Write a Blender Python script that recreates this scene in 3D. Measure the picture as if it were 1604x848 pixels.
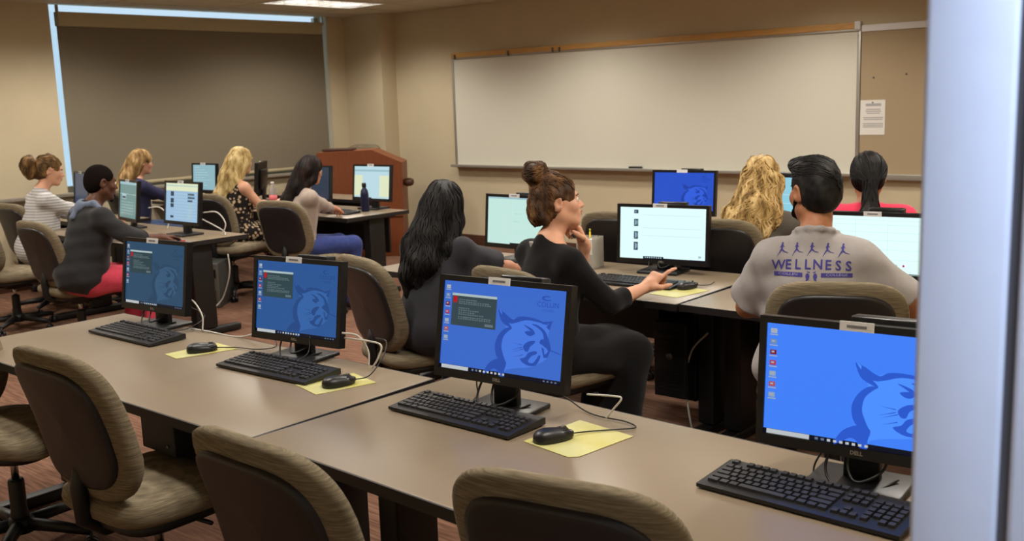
import bpy, bmesh, math, random
import numpy as np
from mathutils import Vector, Matrix

for _o in list(bpy.data.objects): bpy.data.objects.remove(_o)
S = bpy.context.scene
COL = S.collection
R = math.radians

# ------------------------------------------------------------------ camera
cd = bpy.data.cameras.new('camera'); cam = bpy.data.objects.new('camera', cd); COL.objects.link(cam)
cd.sensor_width = 36.0; cd.lens = 1590/1604*36; cd.clip_start = .05; cd.clip_end = 200
CR, CU, CF = (.75494, .65491, -.03357), (-.08386, .14730, .98553), (-.65038, .74120, -.16613)
CR, CF = Vector(CR).normalized(), Vector(CF).normalized(); CF = (CF-CR*CF.dot(CR)).normalized(); CU = CR.cross(CF)
cam.matrix_world = Matrix(((CR.x, CU.x, -CF.x, 0), (CR.y, CU.y, -CF.y, 0), (CR.z, CU.z, -CF.z, 1.65), (0, 0, 0, 1)))
cd.dof.use_dof = True; cd.dof.focus_distance = 3.2; cd.dof.aperture_fstop = 6.3
S.camera = cam

# ------------------------------------------------------------------ daylight sky behind the blind
w = bpy.data.worlds.new('sky'); S.world = w; w.use_nodes = True
bg = w.node_tree.nodes['Background']; bg.inputs[0].default_value = (.60, .80, .97, 1); bg.inputs[1].default_value = 0.95

# ------------------------------------------------------------------ exposure
S.view_settings.view_transform = 'Standard'; S.view_settings.look = 'None'
S.view_settings.exposure = 0.0; S.view_settings.gamma = 1.0
try: S.view_settings.use_curve_mapping = False
except Exception: pass
LAMP_W = 64.0; LAMP_COL = (1.0, .94, .85); HALL_W = 66.0; HALL_COL = (.58, .73, 1.0)

# ------------------------------------------------------------------ materials
def lin(c): return tuple(((v/12.92) if v <= .04045 else ((v+.055)/1.055)**2.4) for v in c)
def rgb(r, g, b): return lin((r/255., g/255., b/255.))+(1,)
MATS = {}
def mat(name, col, rough=.6, metal=0., spec=.5, noise=0., nscale=40., bump=0., bscale=200., emit=None, estr=1., stretch=None, trans=0., sheen=0., alpha=1.):
    if name in MATS: return MATS[name]
    m = bpy.data.materials.new(name); m.use_nodes = True; nt = m.node_tree; N = nt.nodes; L = nt.links
    b = N['Principled BSDF']; c = rgb(*col)
    b.inputs['Base Color'].default_value = c; b.inputs['Roughness'].default_value = rough; b.inputs['Metallic'].default_value = metal
    b.inputs['Specular IOR Level'].default_value = spec; b.inputs['Transmission Weight'].default_value = trans
    b.inputs['Alpha'].default_value = alpha
    if sheen: b.inputs['Sheen Weight'].default_value = sheen
    tc = N.new('ShaderNodeTexCoord'); mp = N.new('ShaderNodeMapping'); L.new(tc.outputs['Object'], mp.inputs[0])
    if stretch: mp.inputs['Scale'].default_value = stretch
    n = N.new('ShaderNodeTexNoise'); n.inputs['Scale'].default_value = nscale; n.inputs['Detail'].default_value = 3; L.new(mp.outputs[0], n.inputs[0])
    if noise:
        mx = N.new('ShaderNodeMixRGB'); mx.blend_type = 'MULTIPLY'; mx.inputs[0].default_value = 1; mx.inputs[1].default_value = c
        rp = N.new('ShaderNodeMapRange'); rp.inputs[1].default_value = .3; rp.inputs[2].default_value = .7
        rp.inputs[3].default_value = 1-noise; rp.inputs[4].default_value = 1+noise
        L.new(n.outputs[0], rp.inputs[0]); L.new(rp.outputs[0], mx.inputs[2]); L.new(mx.outputs[0], b.inputs['Base Color'])
    if bump:
        n2 = N.new('ShaderNodeTexNoise'); n2.inputs['Scale'].default_value = bscale; L.new(mp.outputs[0], n2.inputs[0])
        bp = N.new('ShaderNodeBump'); bp.inputs['Strength'].default_value = bump; bp.inputs['Distance'].default_value = .004
        L.new(n2.outputs[0], bp.inputs['Height']); L.new(bp.outputs[0], b.inputs['Normal'])
    if emit is not None:
        b.inputs['Emission Color'].default_value = rgb(*emit); b.inputs['Emission Strength'].default_value = estr
    MATS[name] = m; return m
def ramp_mat(name, kind, stops, scale, rough=.7, stretch=(1, 1, 1), bump=0., dist=0., spec=.3, coord='Object'):
    """two or more colours spread over a noise / wave / voronoi pattern fixed to the object"""
    if name in MATS: return MATS[name]
    m = bpy.data.materials.new(name); m.use_nodes = True; nt = m.node_tree; N = nt.nodes; L = nt.links; b = N['Principled BSDF']
    b.inputs['Roughness'].default_value = rough; b.inputs['Specular IOR Level'].default_value = spec
    tc = N.new('ShaderNodeTexCoord'); mp = N.new('ShaderNodeMapping'); mp.inputs['Scale'].default_value = stretch; L.new(tc.outputs[coord], mp.inputs[0])
    if kind == 'wave':
        t = N.new('ShaderNodeTexWave'); t.wave_type = 'BANDS'; t.bands_direction = 'Z'; t.inputs['Scale'].default_value = scale
        t.inputs['Distortion'].default_value = dist; out = t.outputs['Fac']
    elif kind == 'voronoi':
        t = N.new('ShaderNodeTexVoronoi'); t.inputs['Scale'].default_value = scale; out = t.outputs['Distance']
    else:
        t = N.new('ShaderNodeTexNoise'); t.inputs['Scale'].default_value = scale; t.inputs['Detail'].default_value = 4; out = t.outputs[0]
    L.new(mp.outputs[0], t.inputs[0])
    r = N.new('ShaderNodeValToRGB'); L.new(out, r.inputs[0])
    e = r.color_ramp.elements
    while len(e) < len(stops): e.new(.5)
    for q, (p, c) in zip(e, stops): q.position = p; q.color = rgb(*c)
    L.new(r.outputs[0], b.inputs['Base Color'])
    if bump:
        bp = N.new('ShaderNodeBump'); bp.inputs['Strength'].default_value = bump; bp.inputs['Distance'].default_value = .003
        L.new(out, bp.inputs['Height']); L.new(bp.outputs[0], b.inputs['Normal'])
    MATS[name] = m; return m

# ------------------------------------------------------------------ mesh helpers
class G:
    """collects shapes; build() links them as ONE mesh object"""
    def __init__(s): s.v = []; s.f = []; s.m = []; s.sm = []
    def add(s, verts, faces, mi=0, smooth=False, M=None):
        o = len(s.v)
        for q in verts:
            q = Vector(q)
            s.v.append(tuple(M @ q if M is not None else q))
        for f in faces: s.f.append(tuple(i+o for i in f)); s.m.append(mi); s.sm.append(smooth)
        return s
    def box(s, c, d, mi=0, M=None, bev=0., tilt=None):
        x, y, z = c; a, b, e = d[0]/2, d[1]/2, d[2]/2
        if bev:
            bm = bmesh.new(); bmesh.ops.create_cube(bm, size=1)
            for q in bm.verts: q.co = Vector((q.co.x*d[0], q.co.y*d[1], q.co.z*d[2]))
            bmesh.ops.bevel(bm, geom=bm.edges[:], offset=bev, segments=2, affect='EDGES', profile=.6)
            bm.verts.index_update()
            vs = [q.co.copy() for q in bm.verts]; fs = [[q.index for q in f.verts] for f in bm.faces]; bm.free()
        else:
            vs = [Vector(q) for q in ((-a, -b, -e), (a, -b, -e), (a, b, -e), (-a, b, -e), (-a, -b, e), (a, -b, e), (a, b, e), (-a, b, e))]
            fs = [(0, 3, 2, 1), (4, 5, 6, 7), (0, 1, 5, 4), (1, 2, 6, 5), (2, 3, 7, 6), (3, 0, 4, 7)]
        if tilt is not None: vs = [tilt @ q for q in vs]
        return s.add([q+Vector(c) for q in vs], fs, mi, bool(bev), M)
    def tube(s, pts, r, n=8, mi=0, M=None, caps=True):
        pts = [Vector(p) for p in pts]; rs = r if hasattr(r, '__len__') else [r]*len(pts)
        t0 = (pts[1]-pts[0]).normalized(); up = Vector((0, 0, 1)) if abs(t0.z) < .9 else Vector((1, 0, 0))
        nn = t0.cross(up).normalized(); vs = []; fs = []
        for i, p in enumerate(pts):
            t = (pts[min(i+1, len(pts)-1)]-pts[max(i-1, 0)])
            if t.length < 1e-9: t = t0
            t = t.normalized(); nn = (nn-t*nn.dot(t)); nn = nn.normalized() if nn.length > 1e-6 else t.orthogonal().normalized(); bb = t.cross(nn)
            for k in range(n):
                a = 2*math.pi*k/n; vs.append(p+(nn*math.cos(a)+bb*math.sin(a))*rs[i])
        for i in range(len(pts)-1):
            for k in range(n):
                a, b = i*n+k, i*n+(k+1) % n; fs.append((a, b, b+n, a+n))
        if caps: fs.append(tuple(range(n-1, -1, -1))); fs.append(tuple(range((len(pts)-1)*n, len(pts)*n)))
        return s.add(vs, fs, mi, True, M)
    def lathe(s, prof, n=20, mi=0, M=None, c=(0, 0, 0)):
        vs = []; fs = []
        for (r, z) in prof:
            for k in range(n):
                a = 2*math.pi*k/n; vs.append((c[0]+r*math.cos(a), c[1]+r*math.sin(a), c[2]+z))
        for i in range(len(prof)-1):
            for k in range(n):
                a, b = i*n+k, i*n+(k+1) % n; fs.append((a, b, b+n, a+n))
        fs.append(tuple(range(n-1, -1, -1))); fs.append(tuple(range((len(prof)-1)*n, len(prof)*n)))
        return s.add(vs, fs, mi, True, M)
    def prism(s, poly, a, b, axis='z', mi=0, M=None):
        """poly (u,v) pushed from a to b along axis; u,v are the two other axes in xyz order"""
        def P(u, v, h): return {'z': (u, v, h), 'y': (u, h, v), 'x': (h, u, v)}[axis]
        n = len(poly); vs = [P(u, v, a) for u, v in poly]+[P(u, v, b) for u, v in poly]
        fs = [tuple(range(n-1, -1, -1)), tuple(range(n, 2*n))]+[(i, (i+1) % n, (i+1) % n+n, i+n) for i in range(n)]
        return s.add(vs, fs, mi, False, M)
    def sup(s, c, r, e1=.5, e2=.5, nu=28, nv=14, mi=0, M=None, fn=None):
        """superellipsoid; fn deforms each vertex"""
        def sg(v, e): return math.copysign(abs(v)**e, v)
        vs = []; fs = []
        for j in range(nv+1):
            ph = -math.pi/2+math.pi*j/nv
            for i in range(nu):
                th = 2*math.pi*i/nu
                q = Vector((r[0]*sg(math.cos(ph), e1)*sg(math.cos(th), e2), r[1]*sg(math.cos(ph), e1)*sg(math.sin(th), e2), r[2]*sg(math.sin(ph), e1)))
                if fn: q = fn(q)
                vs.append(q+Vector(c))
        for j in range(nv):
            for i in range(nu):
                a, b = j*nu+i, j*nu+(i+1) % nu; fs.append((a, b, b+nu, a+nu))
        return s.add(vs, fs, mi, True, M)
    def mesh(s, name, mats):
        me = bpy.data.meshes.new(name); me.from_pydata(s.v, [], s.f)
        for m in (mats if isinstance(mats, (list, tuple)) else [mats]): me.materials.append(m)
        me.polygons.foreach_set('material_index', s.m); me.polygons.foreach_set('use_smooth', s.sm); me.update()
        return me
    def build(s, name, mats, parent=None, **kw): return link(name, s.mesh(name, mats), parent, **kw)
def link(name, data, parent=None, loc=None, rot=None, kind=None, label=None):
    o = bpy.data.objects.new(name, data); COL.objects.link(o)
    if parent is not None: o.parent = parent
    if loc is not None: o.location = loc
    if rot is not None: o.rotation_euler = rot
    if kind: o['kind'] = kind
    if label: o['label'] = label
    return o
def sharp(o, ang=40):
    """shade smooth by angle: mark sharp edges on a mesh with rounded shapes"""
    me = o.data; bm = bmesh.new(); bm.from_mesh(me)
    for e in bm.edges:
        if len(e.link_faces) == 2 and e.calc_face_angle(0) > R(ang): e.smooth = False
    bm.to_mesh(me); bm.free(); return o
def thing(name, label, cat, loc=(0, 0, 0), rz=0., group=None):
    o = bpy.data.objects.new(name, None); COL.objects.link(o); o.empty_display_size = .05
    o.location = loc; o.rotation_euler = (0, 0, rz); return tag(o, label, cat, group)
def tag(o, label, cat, group=None):
    o['label'] = label; o['category'] = cat
    if group: o['group'] = group
    return o
KIDS = {}
def copy_tree(src, parent=None):
    c = src.copy(); COL.objects.link(c)
    if parent is not None: c.parent = parent; c.matrix_parent_inverse = src.matrix_parent_inverse.copy()
    for ch in list(src.children): copy_tree(ch, c)
    return c
def text_mesh(txt, size, bold=0.):
    cu = bpy.data.curves.new('t', 'FONT'); cu.body = txt; cu.size = size; cu.align_x = 'CENTER'; cu.align_y = 'CENTER'; cu.offset = bold; cu.resolution_u = 2
    o = bpy.data.objects.new('t', cu); COL.objects.link(o)
    me = bpy.data.meshes.new_from_object(o.evaluated_get(bpy.context.evaluated_depsgraph_get()))
    v = [tuple(q.co) for q in me.vertices]; f = [tuple(p.vertices) for p in me.polygons]
    bpy.data.objects.remove(o); bpy.data.curves.remove(cu); bpy.data.meshes.remove(me); return v, f
def catmull(pts, n=8):
    P = [Vector(p) for p in pts]; P = [P[0]*2-P[1]]+P+[P[-1]*2-P[-2]]; out = []
    for i in range(1, len(P)-2):
        for k in range(n):
            t = k/n; a, b, c, d = P[i-1:i+3]
            out.append(.5*((2*b)+(c-a)*t+(2*a-5*b+4*c-d)*t*t+(3*b-a-3*c+d)*t**3))
    out.append(P[-2]); return out

# ------------------------------------------------------------------ palette
m_wall = mat('painted_wall', (196, 182, 152), .85, noise=.03, nscale=3, bump=.05, bscale=300)
m_ceil = mat('ceiling_tile', (196, 186, 165), .9, noise=.06, nscale=120, bump=.2, bscale=400)
m_grid = mat('ceiling_grid', (190, 180, 160), .6)
m_dark = mat('dark_gap', (30, 26, 22), .8)
m_base = mat('brown_baseboard', (74, 44, 30), .5)
m_top = mat('laminate_top', (134, 118, 97), .34, noise=.025, nscale=300, spec=.6)
m_edge = mat('black_edge', (26, 22, 22), .5)
m_blk = mat('black_metal', (18, 17, 17), .5)
m_plas = mat('black_plastic', (24, 24, 26), .4)
m_plas2 = mat('monitor_plastic', (17, 17, 19), .32)
m_key = mat('key_plastic', (37, 37, 40), .5)
m_shell = mat('chair_shell', (33, 30, 31), .42)
m_chrome = mat('chrome', (190, 190, 190), .2, 1.)
m_steel = mat('grey_metal', (120, 118, 112), .35, .8)
m_fab = ramp_mat('chair_fabric', 'noise', [(.34, (104, 94, 76)), (.52, (126, 114, 93)), (.68, (146, 133, 109))], 60, .9, (.3, .3, 7), .2, spec=.15)
m_fabd = m_fab
m_wood = mat('oak_rail', (196, 150, 84), .55, noise=.1, nscale=20, stretch=(.3, 4, 4))
m_pod = mat('cherry_wood', (122, 64, 32), .45, noise=.1, nscale=12, stretch=(4, 4, .4))
m_pod2 = mat('cherry_wood_light', (168, 88, 44), .5, noise=.1, nscale=12, stretch=(4, 4, .4))
m_board = mat('whiteboard_face', (214, 211, 196), .30, spec=.4)
m_alu = mat('aluminium', (172, 168, 158), .4, .6)
m_white = mat('white_label', (225, 225, 225), .6)
m_ink = mat('grey_ink', (120, 120, 125), .8)
m_paper = mat('paper', (222, 218, 210), .8)
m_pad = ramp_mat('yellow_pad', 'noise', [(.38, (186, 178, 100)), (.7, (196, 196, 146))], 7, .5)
m_cork = mat('tan_bulletin_cloth', (166, 147, 117), .95, noise=.08, nscale=500, bump=.2, bscale=900)
m_shade = mat('roller_shade_cloth', (124, 114, 96), .9, noise=.03, nscale=300)
m_fascia = mat('shade_fascia', (176, 163, 132), .7)
m_cabw = mat('white_cable', (200, 196, 188), .5)
m_cabk = mat('black_cable', (22, 22, 22), .5)
m_door = mat('door_frame_paint', (212, 214, 224), .5, noise=.015, nscale=30)
m_seal = mat('door_seal', (92, 90, 96), .8)

# carpet: narrow brown bars
def carpet():
    m = bpy.data.materials.new('brown_carpet'); m.use_nodes = True; N = m.node_tree.nodes; L = m.node_tree.links; b = N['Principled BSDF']
    b.inputs['Roughness'].default_value = .95; b.inputs['Specular IOR Level'].default_value = .1
    tc = N.new('ShaderNodeTexCoord'); mp = N.new('ShaderNodeMapping'); mp.inputs['Scale'].default_value = (1.2, 16, 1); mp.inputs['Rotation'].default_value = (0, 0, R(-38)); L.new(tc.outputs['Object'], mp.inputs[0])
    n = N.new('ShaderNodeTexNoise'); n.inputs['Scale'].default_value = 4.5; n.inputs['Detail'].default_value = 5; L.new(mp.outputs[0], n.inputs[0])
    r = N.new('ShaderNodeValToRGB'); L.new(n.outputs[0], r.inputs[0]); e = r.color_ramp.elements
    e[0].position = .34; e[0].color = rgb(98, 70, 56); e[1].position = .66; e[1].color = rgb(138, 103, 84)
    L.new(r.outputs[0], b.inputs[0])
    n2 = N.new('ShaderNodeTexNoise'); n2.inputs['Scale'].default_value = 260; L.new(tc.outputs['Object'], n2.inputs[0])
    bp = N.new('ShaderNodeBump'); bp.inputs['Strength'].default_value = .5; bp.inputs['Distance'].default_value = .004; L.new(n2.outputs[0], bp.inputs['Height']); L.new(bp.outputs[0], b.inputs['Normal'])
    return m
m_carpet = carpet()

# ------------------------------------------------------------------ room shell
XL, YF, ZC, XR, YB = -9.87, 8.5, 2.70, -.333, -.22          # left wall, front wall, ceiling, right wall, back wall
def st(name, g, m, parent=None): return g.build(name, m, parent, kind='structure' if parent is None else None)
st('floor', G().box(((XL+1.7)/2+.2, 3.5, -.05), (13.2, 10.6, .1)), m_carpet)
st('wall_front', G().box(((XL+XR)/2, YF+.1, 1.45), (XR-XL+.6, .2, 2.9)), m_wall)
WY0, WY1, WZ0 = 4.66, 8.02, .88                              # the window opening in the left wall
g = G(); T = .24; xc = XL-T/2
g.box((xc, (YB+WY0)/2, 1.45), (T, WY0-YB, 2.9)); g.box((xc, (WY1+YF)/2, 1.45), (T, YF-WY1, 2.9))
g.box((xc, (WY0+WY1)/2, WZ0/2), (T, WY1-WY0, WZ0)); g.box((xc, (WY0+WY1)/2, 2.81), (T, WY1-WY0, .18))
st('wall_left', g, m_wall)
DY0, DY1 = -.12, .955                                        # the doorway in the right wall, where the camera stands
g = G(); g.box((XR+.075, (DY1+.06+YF)/2, 1.45), (.15, YF-DY1-.06, 2.9)); g.box((XR+.075, (YB+DY0-.06)/2, 1.45), (.15, DY0-.06-YB, 2.9))
g.box((XR+.075, (DY0+DY1)/2, 2.56), (.15, DY1-DY0+.12, .68)); st('wall_right', g, m_wall)
st('wall_back', G().box(((XL+XR)/2, YB-.1, 1.45), (XR-XL+.6, .2, 2.9)), m_wall)
g = G(); g.box((2.35, 1.1, 1.45), (.1, 5.2, 2.9)); g.box((1.05, -1.45, 1.45), (2.5, .1, 2.9)); g.box((1.05, 3.65, 1.45), (2.5, .1, 2.9)); st('wall_hall', g, m_wall)
st('column_corner', G().box(((XL-9.21)/2, (8.27+YF)/2, 1.45), (9.87-9.21, YF-8.27, 2.9)), m_wall)
for nm, c, d in (('baseboard_front', ((-9.21+XR)/2, YF-.008, .06), (XR+9.21, .016, .12)), ('baseboard_left', (XL+.008, (YB+8.27)/2, .06), (.016, 8.27-YB, .12)),
                 ('baseboard_column', (-9.202, 8.385, .06), (.016, .23, .12))):
    st(nm, G().box(c, d, bev=.004), m_base)

# ceiling: slab + lay-in tiles in a grid, light fittings in some of the bays
ceil = st('ceiling', G().box((-3.85, 3.5, 2.98), (13.2, 10.6, .1)), m_dark)
GX0, GY0, GX, GY = -8.875, 6.335, .61, 1.22
FIX = [(-8.57+2.44*i, 6.945-2.44*j) for i in range(4) for j in range(3)]
fixcells = set()
def cell(x, y): return (round((x-GX0-GX/2)/GX), round((y-GY0-GY/2)/GY))
for f in FIX: fixcells.add(cell(*f))
tile_me = G().box((0, 0, 0), (GX-.016, GY-.016, .016), bev=.004).mesh('ceiling_tile', m_ceil)
gg = G()
ix0, ix1 = -2, 18; iy0, iy1 = -7, 2
def clip(a0, a1, lo, hi): return max(a0, lo), min(a1, hi)
for i in range(ix0, ix1+1):
    for j in range(iy0, iy1+1):
        if (i, j) in fixcells: continue
        x0, x1 = clip(GX0+i*GX, GX0+(i+1)*GX, XL, 2.3); y0, y1 = clip(GY0+j*GY, GY0+(j+1)*GY, -1.4, YF)
        if x1-x0 < .05 or y1-y0 < .05: continue
        full = (x1-x0) > GX-.01 and (y1-y0) > GY-.01
        me = tile_me if full else G().box((0, 0, 0), (x1-x0-.016, y1-y0-.016, .016)).mesh('ceiling_tile', m_ceil)
        link('ceiling_tile', me, ceil, ((x0+x1)/2, (y0+y1)/2, ZC+.012))
for i in range(ix0, ix1+2):
    x = GX0+i*GX
    if XL < x < 2.3: gg.box((x, (YB+YF)/2, ZC+.012), (.024, YF-YB, .024))
for j in range(iy0, iy1+2):
    y = GY0+j*GY
    if YB < y < YF: gg.box(((XL+2.3)/2, y, ZC+.0125), (2.3-XL, .024, .025))
gg.build('grid_bar', m_grid, ceil)['kind'] = 'stuff'

m_louv = mat('louver_white', (225, 225, 225), .35)
m_tube = mat('lamp_tube', (255, 250, 240), .4, emit=(255, 246, 232), estr=6.0)
def lamp(name, x, y, W, colr, sx, sy, spread):
    l = bpy.data.lights.new(name, 'AREA'); l.shape = 'RECTANGLE'; l.size = sx; l.size_y = sy; l.energy = W; l.color = colr; l.spread = R(spread)
    return l
tr = thing('ceiling_troffer', 'recessed fluorescent ceiling light with louvered cells by the window column', 'ceiling light', (FIX[0][0], FIX[0][1], ZC), 0, 'fluorescent ceiling lights')
g = G(); hx, hy = GX/2-.012, GY/2-.012
for sx in (-1, 1): g.box((sx*(hx-.012), 0, .06), (.024, 2*hy, .13)); g.box((0, sx*(hy-.012), .06), (2*hx, .024, .13))
g.box((0, 0, .13), (2*hx, 2*hy, .012)); g.build('housing', m_louv, tr)
g = G()
for k in range(1, 3): g.box((-hx+2*hx*k/3, 0, .022), (.004, 2*hy-.05, .04))
for k in range(1, 8): g.box((0, -hy+2*hy*k/8, .022), (2*hx-.05, .004, .04))
g.build('louver', m_louv, tr)
for k in (-1, 0, 1): G().tube([(k*.18, -hy+.06, .085), (k*.18, hy-.06, .085)], .016, 10).build('lamp_tube', m_tube, tr)
sl = bpy.data.lights.new('fluorescent', 'SPOT'); sl.energy = LAMP_W; sl.color = LAMP_COL; sl.spot_size = R(152); sl.spot_blend = .55; sl.shadow_soft_size = .12
for k in (-1, 1): link('lamp_light', sl, tr, (0, k*.3, -.01))
for k, (x, y) in enumerate(FIX):
    if k == 0: continue
    c = copy_tree(tr); c.location = (x, y, ZC); c['label'] = 'recessed fluorescent ceiling light above the room, beyond the edge of the view'
hl = thing('ceiling_troffer', 'cool white hallway ceiling light outside the door', 'ceiling light', (.06, .74, ZC), 0)
G().box((0, 0, .05), (.4, .4, .08)).build('housing', m_louv, hl)
link('lamp_light', lamp('hall', 0, 0, HALL_W, HALL_COL, .34, .34, 170), hl, (0, 0, 0))

# ------------------------------------------------------------------ window and blind
wn = link('window_1', None, None, kind='structure')
g = G()
for y in (WY0+.03, WY1-.03): g.box((XL-.19, y, (WZ0+2.7)/2), (.05, .06, 2.7-WZ0))
for z in (WZ0+.03, 2.76): g.box((XL-.19, (WY0+WY1)/2, z), (.05, WY1-WY0, .06))
g.build('window_frame', m_alu, wn)
m_glass = mat('window_glass', (240, 248, 250), .02, trans=1.)
m_glass.node_tree.nodes['Principled BSDF'].inputs['IOR'].default_value = 1.02
for y0, y1 in ((WY0+.06, WY1-.06),): G().box((XL-.19, (y0+y1)/2, (WZ0+2.7)/2), (.006, y1-y0, 2.7-WZ0-.1)).build('window_pane', m_glass, wn)
st('trim_sill', G().box((XL+.03, (2.2+8.27)/2, .87), (.06, 8.27-2.2, .035), bev=.006), mat('sill_grey', (140, 132, 118), .5))
bl = thing('roller_blind', 'closed dark taupe roller blind covering the window in the left wall', 'blind', (XL+.0, 6.33, 0))
g = G(); y0, y1 = 4.742-6.33, 7.985-6.33
nseg = 24
vs = [(-.045, y0, 2.5), (-.045, y1, 2.5), (-.045, y1, .93), (-.045, y0, .93)]
G().box((-.047, (y0+y1)/2, 1.72), (.004, y1-y0, 1.6)).build('blind_cloth', m_shade, bl)
G().box((-.047, (y0+y1)/2, .93), (.022, y1-y0, .03), bev=.006).build('hem_bar', m_fascia, bl)
G().box((-.03, (WY0+WY1)/2-6.33, 2.565), (.09, WY1-WY0-.16, .135), bev=.004).build('fascia', m_fascia, bl)
for y in (y0+.01, y1-.01): G().box((-.03, y, 2.65), (.03, .02, .1)).build('bracket', m_alu, bl)

# ------------------------------------------------------------------ whiteboard wall
wb = thing('whiteboard', 'long white dry-erase board on the front wall with oak strip above', 'whiteboard', (-5.86, YF, 0))
x0, x1 = -8.215+5.86, -3.50+5.86; z0, z1 = .925, 2.115
G().box(((x0+x1)/2, -.012, (z0+z1)/2), (x1-x0, .022, z1-z0)).build('board_face', m_board, wb)
G().box((x0-.012, -.016, (z0+z1)/2), (.03, .032, z1-z0+.04), bev=.004).build('side_frame', m_alu, wb)
G().box((x1+.012, -.016, (z0+z1)/2+.02), (.03, .032, z1-z0+.08), bev=.004).build('side_frame', m_alu, wb)
G().box(((x0+x1)/2, -.018, z1+.012), (x1-x0+.05, .034, .024), bev=.004).build('top_frame', m_alu, wb)
G().box(((x0+x1)/2-.02, -.022, z1+.048), (x1-x0-.0, .042, .055), bev=.004).build('map_rail', m_wood, wb, label='oak coloured strip along the top')
G().box((x1+.0, -.024, z1+.05), (.05, .046, .065), bev=.004).build('end_cap', m_white, wb)
for x in (-8.17, -7.37, -6.75, -6.66): G().box((x+5.86, -.05, z1+.03), (.012, .02, .05)).build('hook', m_steel, wb)
g = G(); g.box(((x0+x1)/2, -.055, .915), (x1-x0+.06, .11, .016), bev=.004); g.box(((x0+x1)/2, -.108, .922), (x1-x0+.06, .012, .03), bev=.004); g.build('marker_tray', m_alu, wb)
bb = thing('bulletin_board', 'tan cloth bulletin board with white top rail beside the whiteboard', 'bulletin board', (-2.2, YF, 0))
x0, x1 = -3.468+2.2, XR-.06+2.2
G().box(((x0+x1)/2, -.012, 1.52), (x1-x0, .024, 1.18)).build('cloth_panel', m_cork, bb)
G().box(((x0+x1)/2, -.018, 2.135), (x1-x0, .036, .055), bev=.005).build('top_rail', m_white, bb)
G().box(((x0+x1)/2, -.03, .905), (x1-x0, .06, .05), bev=.005).build('bottom_rail', m_alu, bb)
nt = thing('notice', 'white printed notice pinned to the tan bulletin board', 'notice', (-3.36, YF-.026, 1.4))
g = G(); g.box((0, -.001, 0), (.212, .002, .29))
g.build('sheet', m_paper, nt)
g = G(); rnd = random.Random(4)
for z, wd, h in ((.105, .13, .022), (.068, .12, .008), (.052, .13, .008), (.036, .11, .008), (.0, .17, .009), (-.016, .16, .009), (-.05, .17, .008), (-.064, .17, .008), (-.078, .17, .008)):
    g.box((.006, -.0026, z), (wd, .0008, h))
g.build('print_line', mat('notice_print', (168, 166, 166), .8), nt)['kind'] = 'stuff'
G().sup((-.0, -.006, .125), (.007, .006, .007), 1, 1, 10, 6).build('pin', m_steel, nt)
for k, (x, z) in enumerate(((-3.36, 1.73), (-3.09, 1.75))):
    o = G().sup((0, -.006, 0), (.008, .007, .008), 1, 1, 10, 6).build('push_pin', m_steel); o.location = (x, YF-.024, z)
    tag(o, ('left' if k == 0 else 'right')+' one of two small pins stuck above the notice', 'pin', 'pins on the bulletin board')
er = G().box((0, 0, .014), (.14, .045, .028), bev=.005).build('board_eraser', m_plas); er.location = (-5.73, YF-.055, .9235); tag(er, 'black felt board eraser lying on the marker tray', 'eraser')
mk = thing('marker', 'purple capped marker on the marker tray near the eraser', 'marker', (-5.12, YF-.055, .933))
G().tube([(-.045, 0, 0), (.045, 0, 0)], .009, 10).build('barrel', m_white, mk); G().tube([(.045, 0, 0), (.08, 0, 0)], .010, 10).build('cap', mat('purple_cap', (120, 100, 160), .5), mk)

# ------------------------------------------------------------------ door frame beside the camera
dr = link('door_1', None, None, kind='structure')
g = G(); g.box((XR+.04, DY1+.03, 1.1), (.08, .06, 2.2), bev=.006); g.build('door_frame', m_door, dr)
G().box((XR+.084, DY1+.030, 1.1), (.012, .052, 2.2)).build('door_seal', m_seal, dr)
g = G(); g.box((XR+.13, DY1+.024, 1.1), (.082, .056, 2.2), bev=.006); g.box((XR+.075, DY0-.03, 1.1), (.17, .06, 2.2), bev=.006); g.box((XR+.075, (DY0+DY1)/2, 2.19), (.17, DY1-DY0+.12, .05), bev=.006)
g.build('door_frame', m_door, dr)

# ================================================================== tables
def table(label, x0, x1, y0, y1, rz=0., legs=(True, True), mod=True, z=.73, inset=.13):
    cx, cy = (x0+x1)/2, (y0+y1)/2; W, D = x1-x0, y1-y0
    t = thing('computer_table', label, 'table', (cx, cy, 0), R(rz), 'beige topped computer tables')
    G().box((0, 0, z-.014), (W-.008, D-.008, .028), bev=.003).build('table_top', m_top, t)
    g = G()
    for sx in (-1, 1): g.box((sx*(W/2-.003), 0, z-.0165), (.008, D, .031))
    for sy in (-1, 1): g.box((0, sy*(D/2-.003), z-.0165), (W, .008, .031))
    g.build('edge_band', m_edge, t)
    for k, on in zip((-1, 1), legs):
        if not on: continue
        x = k*(W/2-inset)
        g = G(); g.box((x, .05, .38), (.085, .17, .64), bev=.008); g.box((x, .0, .03), (.07, D-.10, .05), bev=.012); g.box((x, 0, .69), (.06, D-.14, .03)); g.build('leg', m_blk, t)
    if mod:
        G().box((0, D/2-.12, .52), (W-.26, .018, .32)).build('modesty_panel', m_blk, t)
        G().box((0, .02, .665), (W-.28, .10, .06)).build('cable_trough', m_blk, t)
    return t
table('left table of the nearest row, carrying the two leftmost big blue screens', -4.42, -2.392, 1.540, 2.305, .7)
table('nearest table by the door, carrying the two brightest blue screens', -2.376, -.46, 1.545, 2.365, -1.6)
table('middle row table where the woman in black points at a white screen', -4.36, -2.375, 3.762, 4.60, 1.5, inset=.065)
table('middle row table in front of the man in the grey printed shirt', -2.355, -.45, 3.80, 4.58, 0, inset=.065)
table('far right block table with the small blue screen under the whiteboard', -4.25, -2.33, 5.46, 6.22)
table('far right block table by the woman in pink', -2.31, -.45, 5.46, 6.22)
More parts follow.
